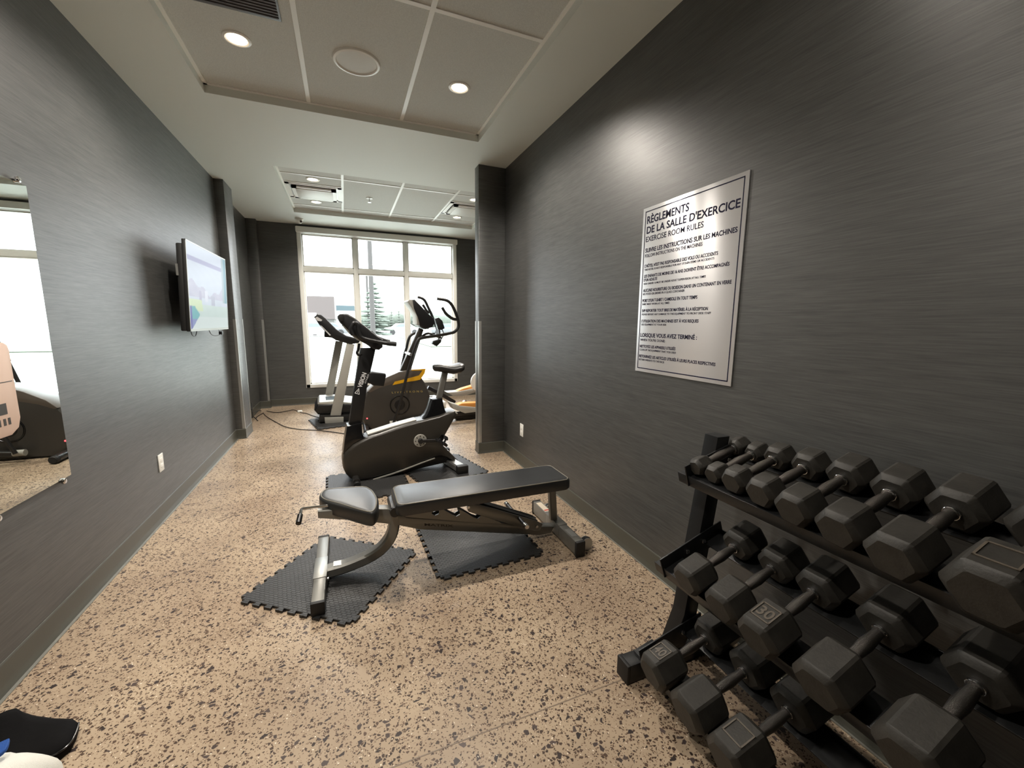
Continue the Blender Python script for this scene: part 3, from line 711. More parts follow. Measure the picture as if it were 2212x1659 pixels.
# seat adjuster handle
h0 = ony(683, 1093, 2.13); h1 = ony(650, 1092, 2.10); h2 = ony(644, 1112, 2.02)
link('adjust_handle', G().tube([Vector((-.10, 2.135, h0.z - .01)), Vector((h1.x + .02, 2.12, h0.z)), Vector((h1.x, 2.11, h0.z)), Vector((h2.x + .005, 2.06, h0.z - .01))], .007, 10, smooth=4), CHROME, bn)
link('handle_grip', G().cyl((h2.x, 2.05, h0.z - .02), (.08, .9, .35), .0125, .055, 16, bev=.002), BLACKS, bn)
a_, b_ = ony(917, 1134, yn), ony(979, 1137, yn)
link('beam_lettering', G().text('MATRIX', face_m(Vector((a_.x, yn - .0006, a_.z - .004)), (b_.x - a_.x, 0, b_.z - a_.z), (0, 0, 1)), .013, (b_ - a_).length, .02, .0006), DTXT, bn, flat=True)

# ------------------------------------------------------------------ exercise bike
KF = Frame(.45, 3.56, math.radians(4))
bk = thing('exercise_bike', 'charcoal upright exercise bike with black mast, in front of the bench', 'exercise bike', KF.M)
vn = -.10
body = [(744, 979), (740.5, 996), (742, 1014), (748, 1027), (757, 1036), (767.5, 1039.5), (788, 1038), (818, 1030), (845, 1022), (869, 1014), (890, 1006), (911, 998), (939, 988), (958, 985), (975, 989), (986, 996), (984, 989), (972, 977), (960, 965), (956, 955), (963, 940), (977, 915), (988, 895), (984, 888), (970, 891), (953, 898), (930, 904), (916, 908), (902.5, 911), (877, 918), (852, 926), (818, 938), (800, 943), (784, 950), (762, 962)]
bb = KF.out(body, vn)
g = G(); g.prism(bb, KF, vn, vn + .035, 0, sc0=.955, sc1=1); 
g = G()
cu = sum(p[0] for p in bb) / len(bb); cz = sum(p[1] for p in bb) / len(bb)
def bring(v, s_): return [KF(cu + (u - cu) * s_, v, max(.03, cz + (z - cz) * s_)) for u, z in bb]
g.loft([bring(vn - .004, .90), bring(vn, .955), bring(vn + .012, .985), bring(vn + .04, 1.0), bring(vn + .16, 1.0), bring(vn + .188, .985), bring(vn + .2, .955)])
shell = link('body_shell', g, CHAR, bk, ang=50)
base_o = KF.out([(790, 1036), (830, 1032), (905, 1012), (960, 999), (985, 1001), (988, 993), (965, 984), (948, 984), (905, 996), (850, 1013)], -.04)
link('base_frame', G().prism(base_o, KF, -.05, .05, .006), CHAR2, bk)
fc = KF.tr(771, 1042, -.21)
link('front_stabiliser', G().tube([KF(fc[0], -.20, .045), KF(fc[0], .22, .045)], .02, 10, rect=(.05, .05)), CHAR2, bk)
for v in (-.215, .235):
    link('transport_wheel', G().cyl(KF(fc[0], v, .037), KF.v, .024, .035, 24, bev=.004), RUBB, bk)
ra = KF.tr(1000, 1012, -.23)
link('rear_stabiliser', G().tube([KF(ra[0] - .02, -.24, .045), KF(ra[0] - .06, 0, .045), KF(ra[0] - .02, .26, .045)], .02, 10, rect=(.085, .06)), SILVER, bk)
for v in (-.26, .275): link('end_cap', G().box((-.05, -.03, -.036), (.05, .03, .036), .008, M=KF.M @ Matrix.Translation((ra[0] - .018, v, .0455))), RUBB, bk)
link('lower_highlight', G().prism(KF.out([(806, 1035), (845, 1023), (869, 1014.5), (890, 1006.5), (911, 998.5), (939, 988.5), (940, 990.5), (911, 1001), (890, 1009.5), (869, 1017.5), (845, 1026), (808, 1037)], vn), KF, vn - .003, vn + .012, .001), SILP, bk)  # pale strip painted in as the highlight along the shell's lower edge
# mast boot, mast, seat boot
boot = KF.out([(750, 920), (745, 950), (741, 980), (752, 976), (770, 962), (788, 950), (794.5, 946), (786, 943), (783, 937), (781, 913)], -.06)
link('mast_boot', G().prism(boot, KF, -.075, .075, .008), BLACKS, bk)
mast = KF.out([(754, 918), (764, 850), (776, 771), (780, 752), (812, 752), (806, 780), (793, 835), (783, 912)], -.035)
link('mast', G().prism(mast, KF, -.04, .04, .008), BLACKP, bk)
T_ = KF.out([(778, 835), (788, 806)], -.04)
ux = (KF.u * (T_[1][0] - T_[0][0]) + Vector((0, 0, T_[1][1] - T_[0][1])))
A_ = KF.out([(781, 838)], -.0405)[0]
g = G(); Mt = face_m(KF(A_[0], -.0412, A_[1]), ux, ux.cross(-KF.v) * -1)
nrm = ux.normalized(); uy = Vector((0, 0, 1)).cross(KF.v); 
uyv = (-KF.u * nrm.z + Vector((0, 0, 1)) * nrm.dot(KF.u)).normalized()
Mt = face_m(KF(A_[0], -.0408, A_[1]), nrm, uyv)
g.text('VISION', Mt, .032, .125, .03, .0006)
Mt2 = face_m(KF(A_[0], -.0408, A_[1]) + uyv * -.022 + nrm * .045, nrm, uyv); g.text('FITNESS', Mt2, .012, .078, .0, .0006)
# triangle emblem below the word
for k_ in ((0, 0, .045, .018), (.045, .018, 0, .036), (0, .036, 0, 0), (.006, .018, .03, .018)):
    p0 = Mt @ Vector((-.055 + k_[0], k_[1], 0)); p1 = Mt @ Vector((-.055 + k_[2], k_[3], 0)); g.tube([p0, p1], .0022, 6)
link('mast_lettering', g, WTXT, bk, flat=True)
# small oval mark on the shell
p_ = KF.tr(782, 1016, vn - .004); g = G()
g.text('Sensor', face_m(KF(p_[0], vn - .0045, p_[1] - .004), KF.u, (0, 0, 1)), .010, .055, 0, .0006); link('shell_mark', g, DTXT, shell, flat=True)
p_ = KF.tr(829, 958, vn - .002); link('shell_screw', G().sph(KF(p_[0], vn + .001, p_[1]), .012, (1, .4, 1)), SILVER, shell)
link('top_stripe', G().prism(KF.out([(796, 944), (852, 926), (902, 911), (902, 909), (852, 923), (796, 941)], vn), KF, -.055, .055, .001), SILP, bk)
sb = KF.out([(933.6, 863), (955, 860), (958, 875), (962, 889), (975, 893), (955, 899), (930, 906), (902, 912), (912, 906), (921, 897), (927, 885)], -.05)
link('seat_boot', G().prism(sb, KF, -.062, .062, .010), BLACKS, bk)
link('seat_tail', G().prism(KF.out([(962, 893), (984, 887), (989, 894), (955, 900)], -.06), KF, -.07, .07, .006), SILP, bk)
sp0, sp1 = KF.tr(948, 862, 0), KF.tr(962, 801, 0)
link('seat_post', G().tube([KF(sp0[0], 0, sp0[1]), KF(sp1[0], 0, sp1[1])], .03, rect=(.040, .052), up=KF.u), mat('seat_post_grey', rgb(120, 118, 112), .4, .5), bk)
# saddle
s0 = KF.tr(935, 792, 0); s1 = KF.tr(997, 794, 0); Ls = s1[0] - s0[0]
rings = []
for t, w, zt_, th_ in ((0, .02, .0, .03), (.05, .034, .006, .055), (.25, .046, .008, .066), (.45, .068, .0, .07), (.65, .105, -.004, .078), (.85, .125, .008, .082), (.96, .118, .014, .07), (1, .09, .012, .045)):
    u = s0[0] + Ls * t; zc_ = s0[1] + .012 + zt_
    rings.append([KF(u, math.cos(a) * w, zc_ - th_ / 2 + math.sin(a) * th_ / 2 + (.006 * math.cos(a) ** 2 if math.sin(a) > 0 else -.004)) for a in [2 * PI * i / 16 for i in range(16)]])
link('saddle', G().loft(rings), CHAR2, bk, ang=60)
# crank, pedals
cc = KF.tr(908, 952, vn - .01)
cr_ = link('crank_disc', G().cyl(KF(cc[0], vn - .006, cc[1]), KF.v, .056, .010, 36, bev=.002), SILP, bk)
g = G()
for i in range(8):
    a = 2 * PI * i / 8; g.cyl(KF(cc[0] + .041 * math.cos(a), vn - .0125, cc[1] + .041 * math.sin(a)), KF.v, .005, .003, 8)
link('disc_hole', g, RUBB, cr_)
link('crank_hub', G().cyl(KF(cc[0], vn - .02, cc[1]), KF.v, .022, .03, 20, bev=.003), RUBB, bk)
link('crank_arm', G().tube([KF(cc[0], vn - .028, cc[1]), KF(cc[0] + .17, vn - .035, cc[1] - .01)], .012, rect=(.014, .028), up=Vector((0, 0, 1))), BLACKP, bk)
link('crank_arm', G().tube([KF(cc[0], .128, cc[1]), KF(cc[0] - .15, .135, cc[1] + .02)], .012, rect=(.014, .028), up=Vector((0, 0, 1))), BLACKP, bk)
def pedal(u, v, z, tilt=-.5):
    M = KF.M @ Matrix.Translation((u, v, z)) @ Matrix.Rotation(tilt, 4, 'Y')
    p = link('pedal', G().box((-.05, -.04, -.012), (.05, .04, .012), .005, M=M), BLACKP, bk)
    g = G(); P = [M @ Vector(q) for q in ((.0, -.05, -.005), (.0, -.045, .045), (.0, 0, .065), (.0, .045, .045), (.0, .05, -.005))]
    g.tube(P, .004, smooth=4, rect=(.045, .004), up=M.to_3x3() @ Vector((0, 0, 1))); link('pedal_strap', g, BLACKP, p)
pedal(cc[0] + .165, vn - .085, cc[1] - .015, .6); pedal(cc[0] - .15, .19, cc[1] + .02, .2)
# console and handlebars
cons = KF.out([(731, 682), (735.5, 678), (750, 678), (764, 686), (790, 706), (814, 726), (826, 733), (826, 750), (818, 756), (806, 754), (796, 746), (779, 737), (756, 717), (736, 697), (731, 688)], -.06)
co = link('console', G().prism(cons, KF, -.085, .085, .012, 3), BLACKP, bk)
face = KF.out([(750, 679), (764, 687), (795, 712), (792, 716), (760, 691), (748, 683)], -.06)
link('display_panel', G().prism([(u + .004, z + .003) for u, z in face], KF, -.07, .07, .002), BLACKS, co)
link('console_side', G().prism(KF.out([(731, 684), (735, 679), (741, 678), (744, 684), (742, 694), (735, 694)], -.089), KF, -.090, -.086, .001), CHAR2, co)
link('console_back', G().prism(KF.out([(740, 702), (748, 706), (778, 733), (775, 736), (756, 721)], -.05), KF, -.07, .07, .003), SILP, co)
for s_ in (-1, 1):
    v = .11 * s_
    if s_ < 0: hp = [(762, 724), (758, 710), (764, 698), (772, 701), (775, 718), (781, 729), (800, 735), (830, 741), (852, 743)]
    else: hp = [(800, 716), (806, 722), (815, 729), (830, 735), (842, 738)]
    P = [KF(*(lambda q: (q[0], -.12 if s_ < 0 else .12, q[1]))(KF.tr(a, b, -.12 if s_ < 0 else .12))) for a, b in hp]
    link('handlebar', G().tube(P, .0155, 12, smooth=5), BLACKP, bk)
P = [KF(*(lambda q: (q[0], -.12, q[1]))(KF.tr(a, b, -.12))) for a, b in [(836, 741.5), (856, 743.5)]]
link('hand_grip', G().tube(P, .019, 14), RUBB, bk)
e0, e1 = KF.tr(812, 738, -.1), KF.tr(812, 738, .1)
link('handlebar_stem', G().tube([KF(e0[0], -.12, e0[1] - .01), KF(e0[0], .12, e0[1] - .01)], .018, 12), BLACKP, bk)
lp = [(776, 742), (774, 755), (771, 762), (775, 767), (781, 764)]
link('cable_hook', G().tube([KF(*(lambda q: (q[0], -.04, q[1]))(KF.tr(a, b, -.04))) for a, b in lp], .010, 10, smooth=4), BLACKP, bk)
bh = KF.out([(797, 805), (804, 803), (833, 807), (834, 812), (829, 835), (806, 833), (800, 829), (796, 828)], -.04)
link('bottle_holder', G().prism(bh, KF, -.05, .05, .012, 3), BLACKP, bk)

# ------------------------------------------------------------------ elliptical trainer
EF = Frame(.9, 5.27, math.radians(3))
el = thing('elliptical_trainer', 'dark elliptical trainer with yellow trim standing between bike and window', 'elliptical trainer', EF.M)
vn = -.11
eb = EF.out([(784, 888), (783, 875), (785, 861), (794, 847), (808, 832), (835, 816), (862, 805), (886, 801), (900, 806), (909, 814), (919, 827), (929, 851), (931, 864), (926, 884), (915, 905), (895, 925), (870, 936), (830, 938), (800, 930), (789, 920), (782.5, 905)], vn)
cu = sum(p[0] for p in eb) / len(eb); cz = sum(p[1] for p in eb) / len(eb)
def ering(v, s_): return [EF(cu + (u - cu) * s_, v, max(.02, cz + (z - cz) * s_)) for u, z in eb]
ebody = link('flywheel_shell', G().loft([ering(vn - .004, .9), ering(vn, .96), ering(vn + .02, .99), ering(vn + .05, 1), ering(vn + .17, 1), ering(vn + .2, .99), ering(vn + .22, .96)]), mat('elliptical_shell', rgb(58, 55, 51), .4), el, ang=50)
hood = EF.out([(794, 847), (808, 832), (835, 815.5), (862, 803.6), (886, 800), (919, 797), (907, 812), (880, 819), (850, 829), (820, 838), (800, 848)], vn - .005)
link('top_cover', G().prism(hood, EF, vn - .006, vn + .236, .006), mat('brown_grey_cover', rgb(84, 76, 68), .4), el)
ys = EF.out([(848, 832), (853, 824.5), (880, 818), (905, 811), (913, 800), (889, 801), (889, 799), (919.5, 796.5), (917.5, 806), (908, 820), (902, 821.5), (875, 826)], vn - .009)
link('yellow_trim', G().prism(ys, EF, vn - .010, vn - .004), YEL, el)
a_, b_ = EF.tr(846.8, 850, vn - .006), EF.tr(912.7, 847, vn - .006)
link('shell_lettering', G().text('LIVESTRONG', face_m(EF(a_[0], vn - .0065, a_[1]), EF.u * (b_[0] - a_[0]) + Vector((0, 0, b_[1] - a_[1])), (0, 0, 1)), 0.023, b_[0] - a_[0], .0, .001, 1.7), YTXT, el, flat=True)
rc = EF.tr(863.7, 874.5, vn)
link('shell_ring', G().ring(EF(rc[0], vn - .005, rc[1]), EF.v, .115, .008), BLACKS, el)
link('ring_disc', G().cyl(EF(rc[0], vn - .004, rc[1]), EF.v, .065, .012, 28, bev=.003), BLACKP, el)
lc = EF.tr(793, 904, vn - .003)
link('red_indicator', G().sph(EF(lc[0], vn - .003, lc[1]), .008), LEDR, el)
bs = EF.tr(795, 928, -.28)
link('front_stabiliser', G().tube([EF(bs[0] - .02, -.32, .04), EF(bs[0] + .02, .32, .04)], .035, 14), CHAR2, el)
for v in (-.34, .34): link('stabiliser_foot', G().cyl(EF(bs[0] + (.02 if v > 0 else -.02), v, .038), EF.v, .037, .05, 20, bev=.008), RUBB, el)
link('base_rail', G().box((bs[0], -.045, .03), (1.0, .045, .09), .008, M=EF.M), BLACKP, el)
link('rear_stabiliser', G().box((.93, -.30, .0005), (1.01, .30, .06), .01, M=EF.M), BLACKP, el)
mb = EF.out([(861.6, 804), (885.6, 802), (914, 712), (904, 708)], 0)
link('mast', G().prism(mb, EF, -.04, .04, .012), CHAR, el)
cons = EF.out([(888, 648), (893, 647.5), (905, 660), (920, 676), (932.5, 687.6), (935, 698), (931, 706), (916, 711), (904, 704), (899, 685), (891, 667)], -.05)
co = link('console', G().prism(cons, EF, -.14, .14, .015, 3), BLACKP, el)
link('console_back', G().prism(EF.out([(877.5, 652), (881, 648), (889, 647.5), (900, 664), (906, 679), (903, 703), (898, 700), (897, 681)], -.05), EF, -.13, .13, .008), SILP, co)
def epath(pts, v): return [EF(*(lambda q: (q[0], v, q[1]))(EF.tr(a, b, v))) for a, b in pts]
near = [(891, 769), (898, 747), (903, 736), (911, 730), (947, 724.5), (972, 720), (983, 716), (990, 706), (989, 690), (981, 668), (972, 654), (962, 648), (944, 645)]
link('moving_handle', G().tube(epath(near, -.26), .019, 10, smooth=4), CHAR2, el)
link('moving_handle', G().tube(epath([(987, 690), (979, 689), (971, 684), (963, 677), (955, 664)], -.26), .018, 10, smooth=4), CHAR2, el)
far = [(874, 764), (878, 752), (882, 735), (887, 725), (897, 719)]
link('moving_handle', G().tube(epath(far, .26), .018, 10, smooth=4), CHAR2, el)
link('moving_handle', G().tube(epath([(945, 712), (938, 695), (931, 677), (924, 662), (918, 650), (911, 644), (902, 641.5)], .26), .018, 10, smooth=4), CHAR2, el)
link('moving_handle', G().tube(epath([(927, 676), (922, 672), (917, 664), (913, 658)], .26), .017, 10, smooth=4), CHAR2, el)
link('pivot_bar', G().tube([EF(*(lambda q: (q[0], -.27, q[1]))(EF.tr(888, 766, -.27))), EF(*(lambda q: (q[0], .27, q[1]))(EF.tr(876, 762, .27)))], .018, 12), SILVER, el)
link('arm_link', G().tube(epath([(891, 769), (882, 798), (872, 838), (864, 872), (850, 915)], -.24), .017, 10), CHAR2, el)
link('arm_link', G().tube(epath([(874, 764), (866, 800), (855, 860), (850, 900)], .24), .017, 10), CHAR2, el)
link('accessory_box', G().prism(EF.out([(940, 688), (947, 686), (955, 693), (960, 709), (953, 713), (946, 712)], -.1), EF, -.12, -.04, .006), CHAR2, el)
link('accessory_box', G().prism(EF.out([(936, 736), (953, 732), (952, 739), (943, 748), (933, 742)], -.1), EF, -.12, .0, .006), CHAR2, el)
link('accessory_bracket', G().tube(epath([(949, 712), (951, 723), (947, 733)], -.09), .008, 8).tube(epath([(955, 711), (959, 722), (953, 733)], -.09), .006, 8), CHAR2, el)
link('heart_rate_bar', G().tube(epath([(911, 727), (925, 720), (945, 727), (953, 730)], .05), .015, 10, smooth=3), CHAR2, el)
# pedal beams, pedals
link('pedal_beam', G().tube(epath([(850, 916), (900, 906), (975, 895), (1045, 888)], -.17), .02, rect=(.05, .05)), CHAR2, el)
link('pedal_beam', G().tube(epath([(924, 837), (950, 850), (982, 869)], .17), .02, rect=(.05, .05)), BLACKP, el)
link('beam_cap', G().cyl(epath([(849, 914)], -.19)[0], EF.u, .03, .08, 16), SILP, el)
def epedal(pts, v0, v1, ins):
    p = link('foot_pedal', G().prism(EF.out(pts, v0), EF, v0, v1, .008), SILP, el)
    q = EF.out(ins, v0); link('pedal_insert', G().prism(q, EF, v0 + .02, v1 - .02, .003), ORNG, p)
epedal([(972, 870), (980, 884), (1005, 893), (1045, 888), (1060, 874), (1030, 880), (995, 877)], -.25, -.09, [(982, 879), (1000, 881), (1030, 882), (1058, 872), (1050, 870), (1000, 872)])
epedal([(966, 848), (980, 856), (1000, 856), (1035, 845), (1060, 830), (1030, 838), (990, 846)], .10, .26, [(984, 848), (1005, 846), (1040, 836), (1055, 828), (1030, 832), (1000, 841)])
wz = EF.tr(1030, 822, .05)
link('drive_disc', G().cyl(EF(wz[0] + .05, .05, wz[1] - .02), EF.v, .14, .03, 36, bev=.006), WHITE, el)
link('rear_frame', G().tube(epath([(984, 907), (1030, 900), (1080, 893)], .0), .02, rect=(.05, .035)).tube(epath([(978, 917), (1030, 912), (1080, 907)], .12), .02, rect=(.05, .035)), BLACKP, el)
link('rear_roller', G().cyl(EF(.62, .15, .20), EF.v, .035, .05, 16), CHROME, el)

# ------------------------------------------------------------------ treadmill
TF = Frame(.4, 6.0, math.radians(3))
tm = thing('treadmill', 'treadmill with silver uprights standing by the window', 'treadmill', TF.M)
vN, vFr = -.30, .36
for v, P in ((vN, [(710, 913), (733.5, 913), (766, 744), (749, 742)]), (vFr, [(695, 892), (712, 892), (741, 738), (725, 736.5)])):
    q = TF.out(P, v); link('upright', G().prism(q, TF, v, v + .05, .008), SILP, tm)
hd = TF.out([(686, 874), (679, 887), (687, 896), (760, 892), (790, 886), (790, 874), (760, 872), (725, 872)], vN + .06)
link('motor_hood', G().prism(hd, TF, vN + .06, vFr - .01, .02, 3), BLACKP, tm)
ht = TF.out([(686, 874), (690, 869), (724, 867), (790, 873), (790, 878), (725, 877)], vN + .06)
link('hood_cover', G().prism(ht, TF, vN + .07, vFr - .02, .008), SILP, tm)
h_ = TF.tr(700, 866, 0); top_z = max(z for u, z in ht)
link('hood_label', G().box((min(u for u, z in ht) + .10, -.10, top_z - .001), (min(u for u, z in ht) + .22, .16, top_z + .002), M=TF.M), TEAL, tm)
u0_ = TF.tr(740, 885, vN)[0]
link('deck', G().box((u0_, vN + .08, .06), (u0_ + 1.35, vFr - .03, .15), .01, M=TF.M), BLACKP, tm)
link('running_belt', G().box((u0_ + .1, vN + .15, .1505), (u0_ + 1.33, vFr - .1, .154), M=TF.M), CHAR2, tm)
for v in (vN + .06, vFr - .07): link('side_rail', G().box((u0_ + .05, v, .145), (u0_ + 1.36, v + .07, .165), .006, M=TF.M), SILP, tm)
link('rear_roller_guard', G().box((u0_ + 1.33, vN + .06, .03), (u0_ + 1.41, vFr, .17), .03, M=TF.M), WHITE, tm)
fl = TF.out([(690, 898), (690, 912), (760, 908), (760, 897)], vN)
link('base_frame', G().prism(fl, TF, vN - .01, vFr + .06, .006), CHAR2, tm)
link('frame_foot', G().prism(TF.out([(701, 901), (702, 914), (742, 913), (742, 900)], vN), TF, vN - .03, vN + .03, .006), SILP, tm)
cs = TF.out([(678, 685), (686, 678), (694, 680), (704, 688), (727, 711), (748, 725), (773, 731), (778, 736), (775, 741), (756, 744), (733, 737), (725, 735), (712, 724), (702, 716), (690, 702)], vN)
tcn = link('console', G().prism(cs, TF, vN - .005, vFr + .06, .015, 3), BLACKP, tm)
link('console_box', G().prism(TF.out([(701.5, 718), (701.5, 729), (716, 730), (726, 735), (728, 728), (712, 716)], vN), TF, vN + .1, vFr - .05, .005), CHAR2, tcn)
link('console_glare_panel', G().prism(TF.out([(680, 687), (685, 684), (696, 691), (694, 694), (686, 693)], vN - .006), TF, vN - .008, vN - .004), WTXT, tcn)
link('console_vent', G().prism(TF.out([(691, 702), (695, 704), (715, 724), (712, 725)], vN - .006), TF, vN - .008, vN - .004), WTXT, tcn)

# ------------------------------------------------------------------ cables on the floor
def fl_path(pts, z=.006): return [onz(a, b, z) for a, b in pts]
def cable(name, P, label, r=.0045, cat='cable'):
    return tag(link(name, G().tube(P, r, 8, smooth=5), RUBB), label, cat)
P = [Vector((XLB + .03, 6.0, .26)), Vector((XLB + .10, 5.99, .16))] + fl_path([(563, 887), (575, 899), (600, 914), (619, 922.5), (648, 927.5), (692, 930), (746, 937), (764, 938)])
cable('power_cable', P, 'long black power cable running from the left wall across the floor')
P = [Vector((XLB + .03, 6.3, .22)), Vector((XLB + .05, 6.2, .05))] + fl_path([(548, 900), (557, 909), (553, 903), (560, 897), (568, 893)])
cable('power_cable', P, 'short kinked black cable at the foot of the left pilaster')
P = fl_path([(576, 887.5), (596, 891), (615, 889), (632, 885.5), (640, 887), (650, 891), (662, 893), (675, 898), (690, 902)])
cable('power_cable', P, 'thin black cable lying from the window corner to the treadmill')
q_ = onz(648, 890, .006)
tag(link('cable_plug', G().box((q_.x - .03, q_.y - .018, .0015), (q_.x + .03, q_.y + .018, .03), .006), WHITE), 'small white plug lying on the floor before the treadmill', 'plug')
# floor joint: thin metal divider strip flush with the terrazzo
struct('trim_9', G().box((XL + .03, 1.086, -.001), (XR - .03, 1.090, .0006)), mat('joint_filler', rgb(120, 104, 88), .5))

# ------------------------------------------------------------------ dumbbell rack
RX = lambda mx, mz, tl: (lambda s, y, n: Vector((mx + s * math.cos(tl) - n * math.sin(tl), y, mz + s * math.sin(tl) + n * math.cos(tl))))
TIERS = {1: (1.25, .810, math.radians(16)), 2: (1.165, .480, math.radians(19)), 3: (1.095, .125, math.radians(14))}
YR0, YR1 = -.25, 1.085
rk = thing('dumbbell_rack', 'black steel three-tier dumbbell rack against the right wall', 'dumbbell rack', at(1.2, .45, 0))
for yy in (1.09, -.25):
    def U(px, py, y=1.06): q = ony(px, py, y); return (q.x, q.z)
    a, b = U(1551, 945), U(1571.7, 945); c, d = U(1478, 1330), U(1500, 1330)
    up_ = [(a[0], a[1]), (b[0] + .012, b[1] + .004), (b[0] + .012 + (d[0] - b[0]), d[1]), (1.165, .075), (1.095, .075), (c[0], c[1])]
    link('upright', G().prism(up_, WF, yy - .03, yy + .03, .003), RACKM, rk)
    link('foot_bar', G().box((.905, yy - .03, .0015), (1.44, yy + .03, .075), .003), RACKM, rk)
    link('end_cap', G().box((.895, yy - .032, .0005), (.91, yy + .032, .077), .003), RUBB, rk)
    link('end_cap', G().box((1.438, yy - .032, .0005), (1.45, yy + .032, .077), .003), RUBB, rk)
for t, (mx, mz, tl) in TIERS.items():
    F = RX(mx, mz, tl)
    def tb(g, s0, s1, y0, y1, n0, n1, bev=0):
        M = Matrix(((math.cos(tl), 0, -math.sin(tl), mx), (0, 1, 0, 0), (math.sin(tl), 0, math.cos(tl), mz), (0, 0, 0, 1)))
        return g.box((s0, y0, n0), (s1, y1, n1), bev, M)
    g = G(); tb(g, -.14, -.055, YR0, YR1 + .02, -.006, -.001, .001); tb(g, -.145, -.14, YR0, YR1 + .02, -.035, .004, .001); link('shelf_rail', g, RACKM, rk)
    g = G(); tb(g, .055, .14, YR0, YR1 + .02, -.006, -.001, .001); tb(g, .14, .145, YR0, YR1 + .02, -.035, .012, .001); link('shelf_rail', g, RACKM, rk)
    for y0 in (YR1 - .03, YR0 + .02):
        g = G(); tb(g, -.15, .15, y0, y0 + .006, -.035, .045, .002); bp_ = link('end_bracket', g, RACKM, rk)
        for s in (-.03, .05):
            p = F(s, y0 - .003, .012 if t > 1 else -.01); link('bolt', G().cyl(p, (0, 1, 0), .009, .008, 12, bev=.002), CHROME, bp_)

# ------------------------------------------------------------------ dumbbells
def dumbbell(tier, y, W, c, roll=0, yaw=0, num=None, label='', plate=False):
    """W = width across the corners, c = distance between head centres"""
    mx, mz, tl = TIERS[tier]; hl = c - .128; fr = W * .433
    ctr = RX(mx, mz, tl)(0, y, fr * (1 + .10 * abs(math.sin(3 * roll))) + .001)
    M = Matrix.Translation(ctr) @ Matrix.Rotation(-tl, 4, 'Y') @ Matrix.Rotation(yaw, 4, 'Z') @ Matrix.Rotation(roll, 4, 'X')
    t = thing('dumbbell', label, 'dumbbell', M, 'black hex dumbbells on the rack')
    for s_ in (-1, 1):
        g = G(); rows = []
        for x, k in ((-hl / 2, .72), (-hl / 2 + .010, .93), (-hl / 2 + .016, .985), (hl / 2 - .016, .985), (hl / 2 - .010, .93), (hl / 2, .72)):
            rows.append([M @ Vector((s_ * c / 2 + x, W / 2 * k * math.cos(PI / 3 * i), W / 2 * k * math.sin(PI / 3 * i))) for i in range(6)])
        # slightly rounded corners
        rr = []
        for r in rows:
            q = []
            for i in range(6):
                a, b, d = r[i - 1], r[i], r[(i + 1) % 6]; q += [b + (a - b) * .07, b + (d - b) * .07]
            rr.append(q)
        g.loft(rr); head = link('head', g, HEX, t, ang=25)
        if s_ < 0 and (num or plate):
            pw, ph = min(hl - .05, .056), W * .5 * .84; z_ = W * .433 * .985
            gg = G()
            # frame raised around a sunken label field on the top flat
            for a, b in (((-pw/2, -ph/2), (pw/2, -ph/2 + .004)), ((-pw/2, ph/2 - .004), (pw/2, ph/2)), ((-pw/2, -ph/2), (-pw/2 + .004, ph/2)), ((pw/2 - .004, -ph/2), (pw/2, ph/2))):
                gg.box((s_ * c / 2 + a[0], a[1], z_ - .002), (s_ * c / 2 + b[0], b[1], z_ + .0022), 0, M)
            if num:
                T = M @ Matrix(((0, -1, 0, s_ * c / 2), (1, 0, 0, 0), (0, 0, 1, z_), (0, 0, 0, 1)))
                # digits read along the rack, their feet towards the aisle
                Tm = M @ face_loc(s_ * c / 2, z_, ph, num); gg.text(num, Tm, pw * .56, ph * .74, .02, .0022)
            link('number_plate', gg, PLATE, head, flat=True, label='raised number plate' if not num else 'raised plate reading ' + num)
    g = G(); L_ = c - hl + .004
    prof = [(.011, -L_/2), (.0165, -L_/2 + .001), (.0165, -L_/2 + .009), (.0125, -L_/2 + .012), (.0125, -L_/2 + .018), (.014, -L_/4), (.0165, 0), (.014, L_/4), (.0125, L_/2 - .018), (.0125, L_/2 - .012), (.0165, L_/2 - .009), (.0165, L_/2 - .001), (.011, L_/2)]
    g.lathe(M @ Vector((0, 0, 0)), M.to_3x3() @ Vector((1, 0, 0)), prof, 20); h = link('handle', g, HANDLE, t)
    for s_ in (-1, 1): link('collar', G().cyl(M @ Vector((s_ * (L_/2 - .006), 0, 0)), M.to_3x3() @ Vector((1, 0, 0)), .0172, .008, 20, bev=.001), CHROME, h)
    return t
def face_loc(x, z, ph, num):
    # text x axis -> -y (away from the window reads left to right from the aisle), text y -> +x
    w = ph * .74
    return Matrix(((0, 1, 0, x - .016), (-1, 0, 0, w / 2), (0, 0, 1, z), (0, 0, 0, 1)))
R_ = math.radians
T1N = ['smallest dumbbell, top shelf, next to the far upright', 'second dumbbell from the far upright on the top shelf', 'third dumbbell from the far upright on the top shelf', 'fourth dumbbell from the far upright on the top shelf', 'fifth dumbbell from the far upright on the top shelf', 'sixth dumbbell from the far upright on the top shelf', 'seventh dumbbell from the far upright on the top shelf', 'nearest dumbbell on the top shelf, raised plate catching warm light at picture edge']
for (y, W_, c_, roll, pl), nm in zip(((1.038, .070, .19, R_(-18), False), (.967, .072, .192, 0, False), (.885, .092, .198, 0, False), (.787, .101, .205, 0, False), (.680, .110, .222, R_(4), False), (.567, .114, .228, R_(4), False), (.448, .122, .245, R_(3), False), (.305, .145, .250, 0, True)), T1N):
    dumbbell(1, y, W_, c_, roll, 0, None, nm, pl)
T2N = ['rolled-over dumbbell on the middle shelf, next to the far upright', 'second dumbbell from the far upright on the middle shelf', 'dumbbell marked 30 on the middle shelf', 'dumbbell with blank pale top face beyond the 30 on the middle shelf', 'nearest dumbbell on the middle shelf, large pale top face at the bottom right']
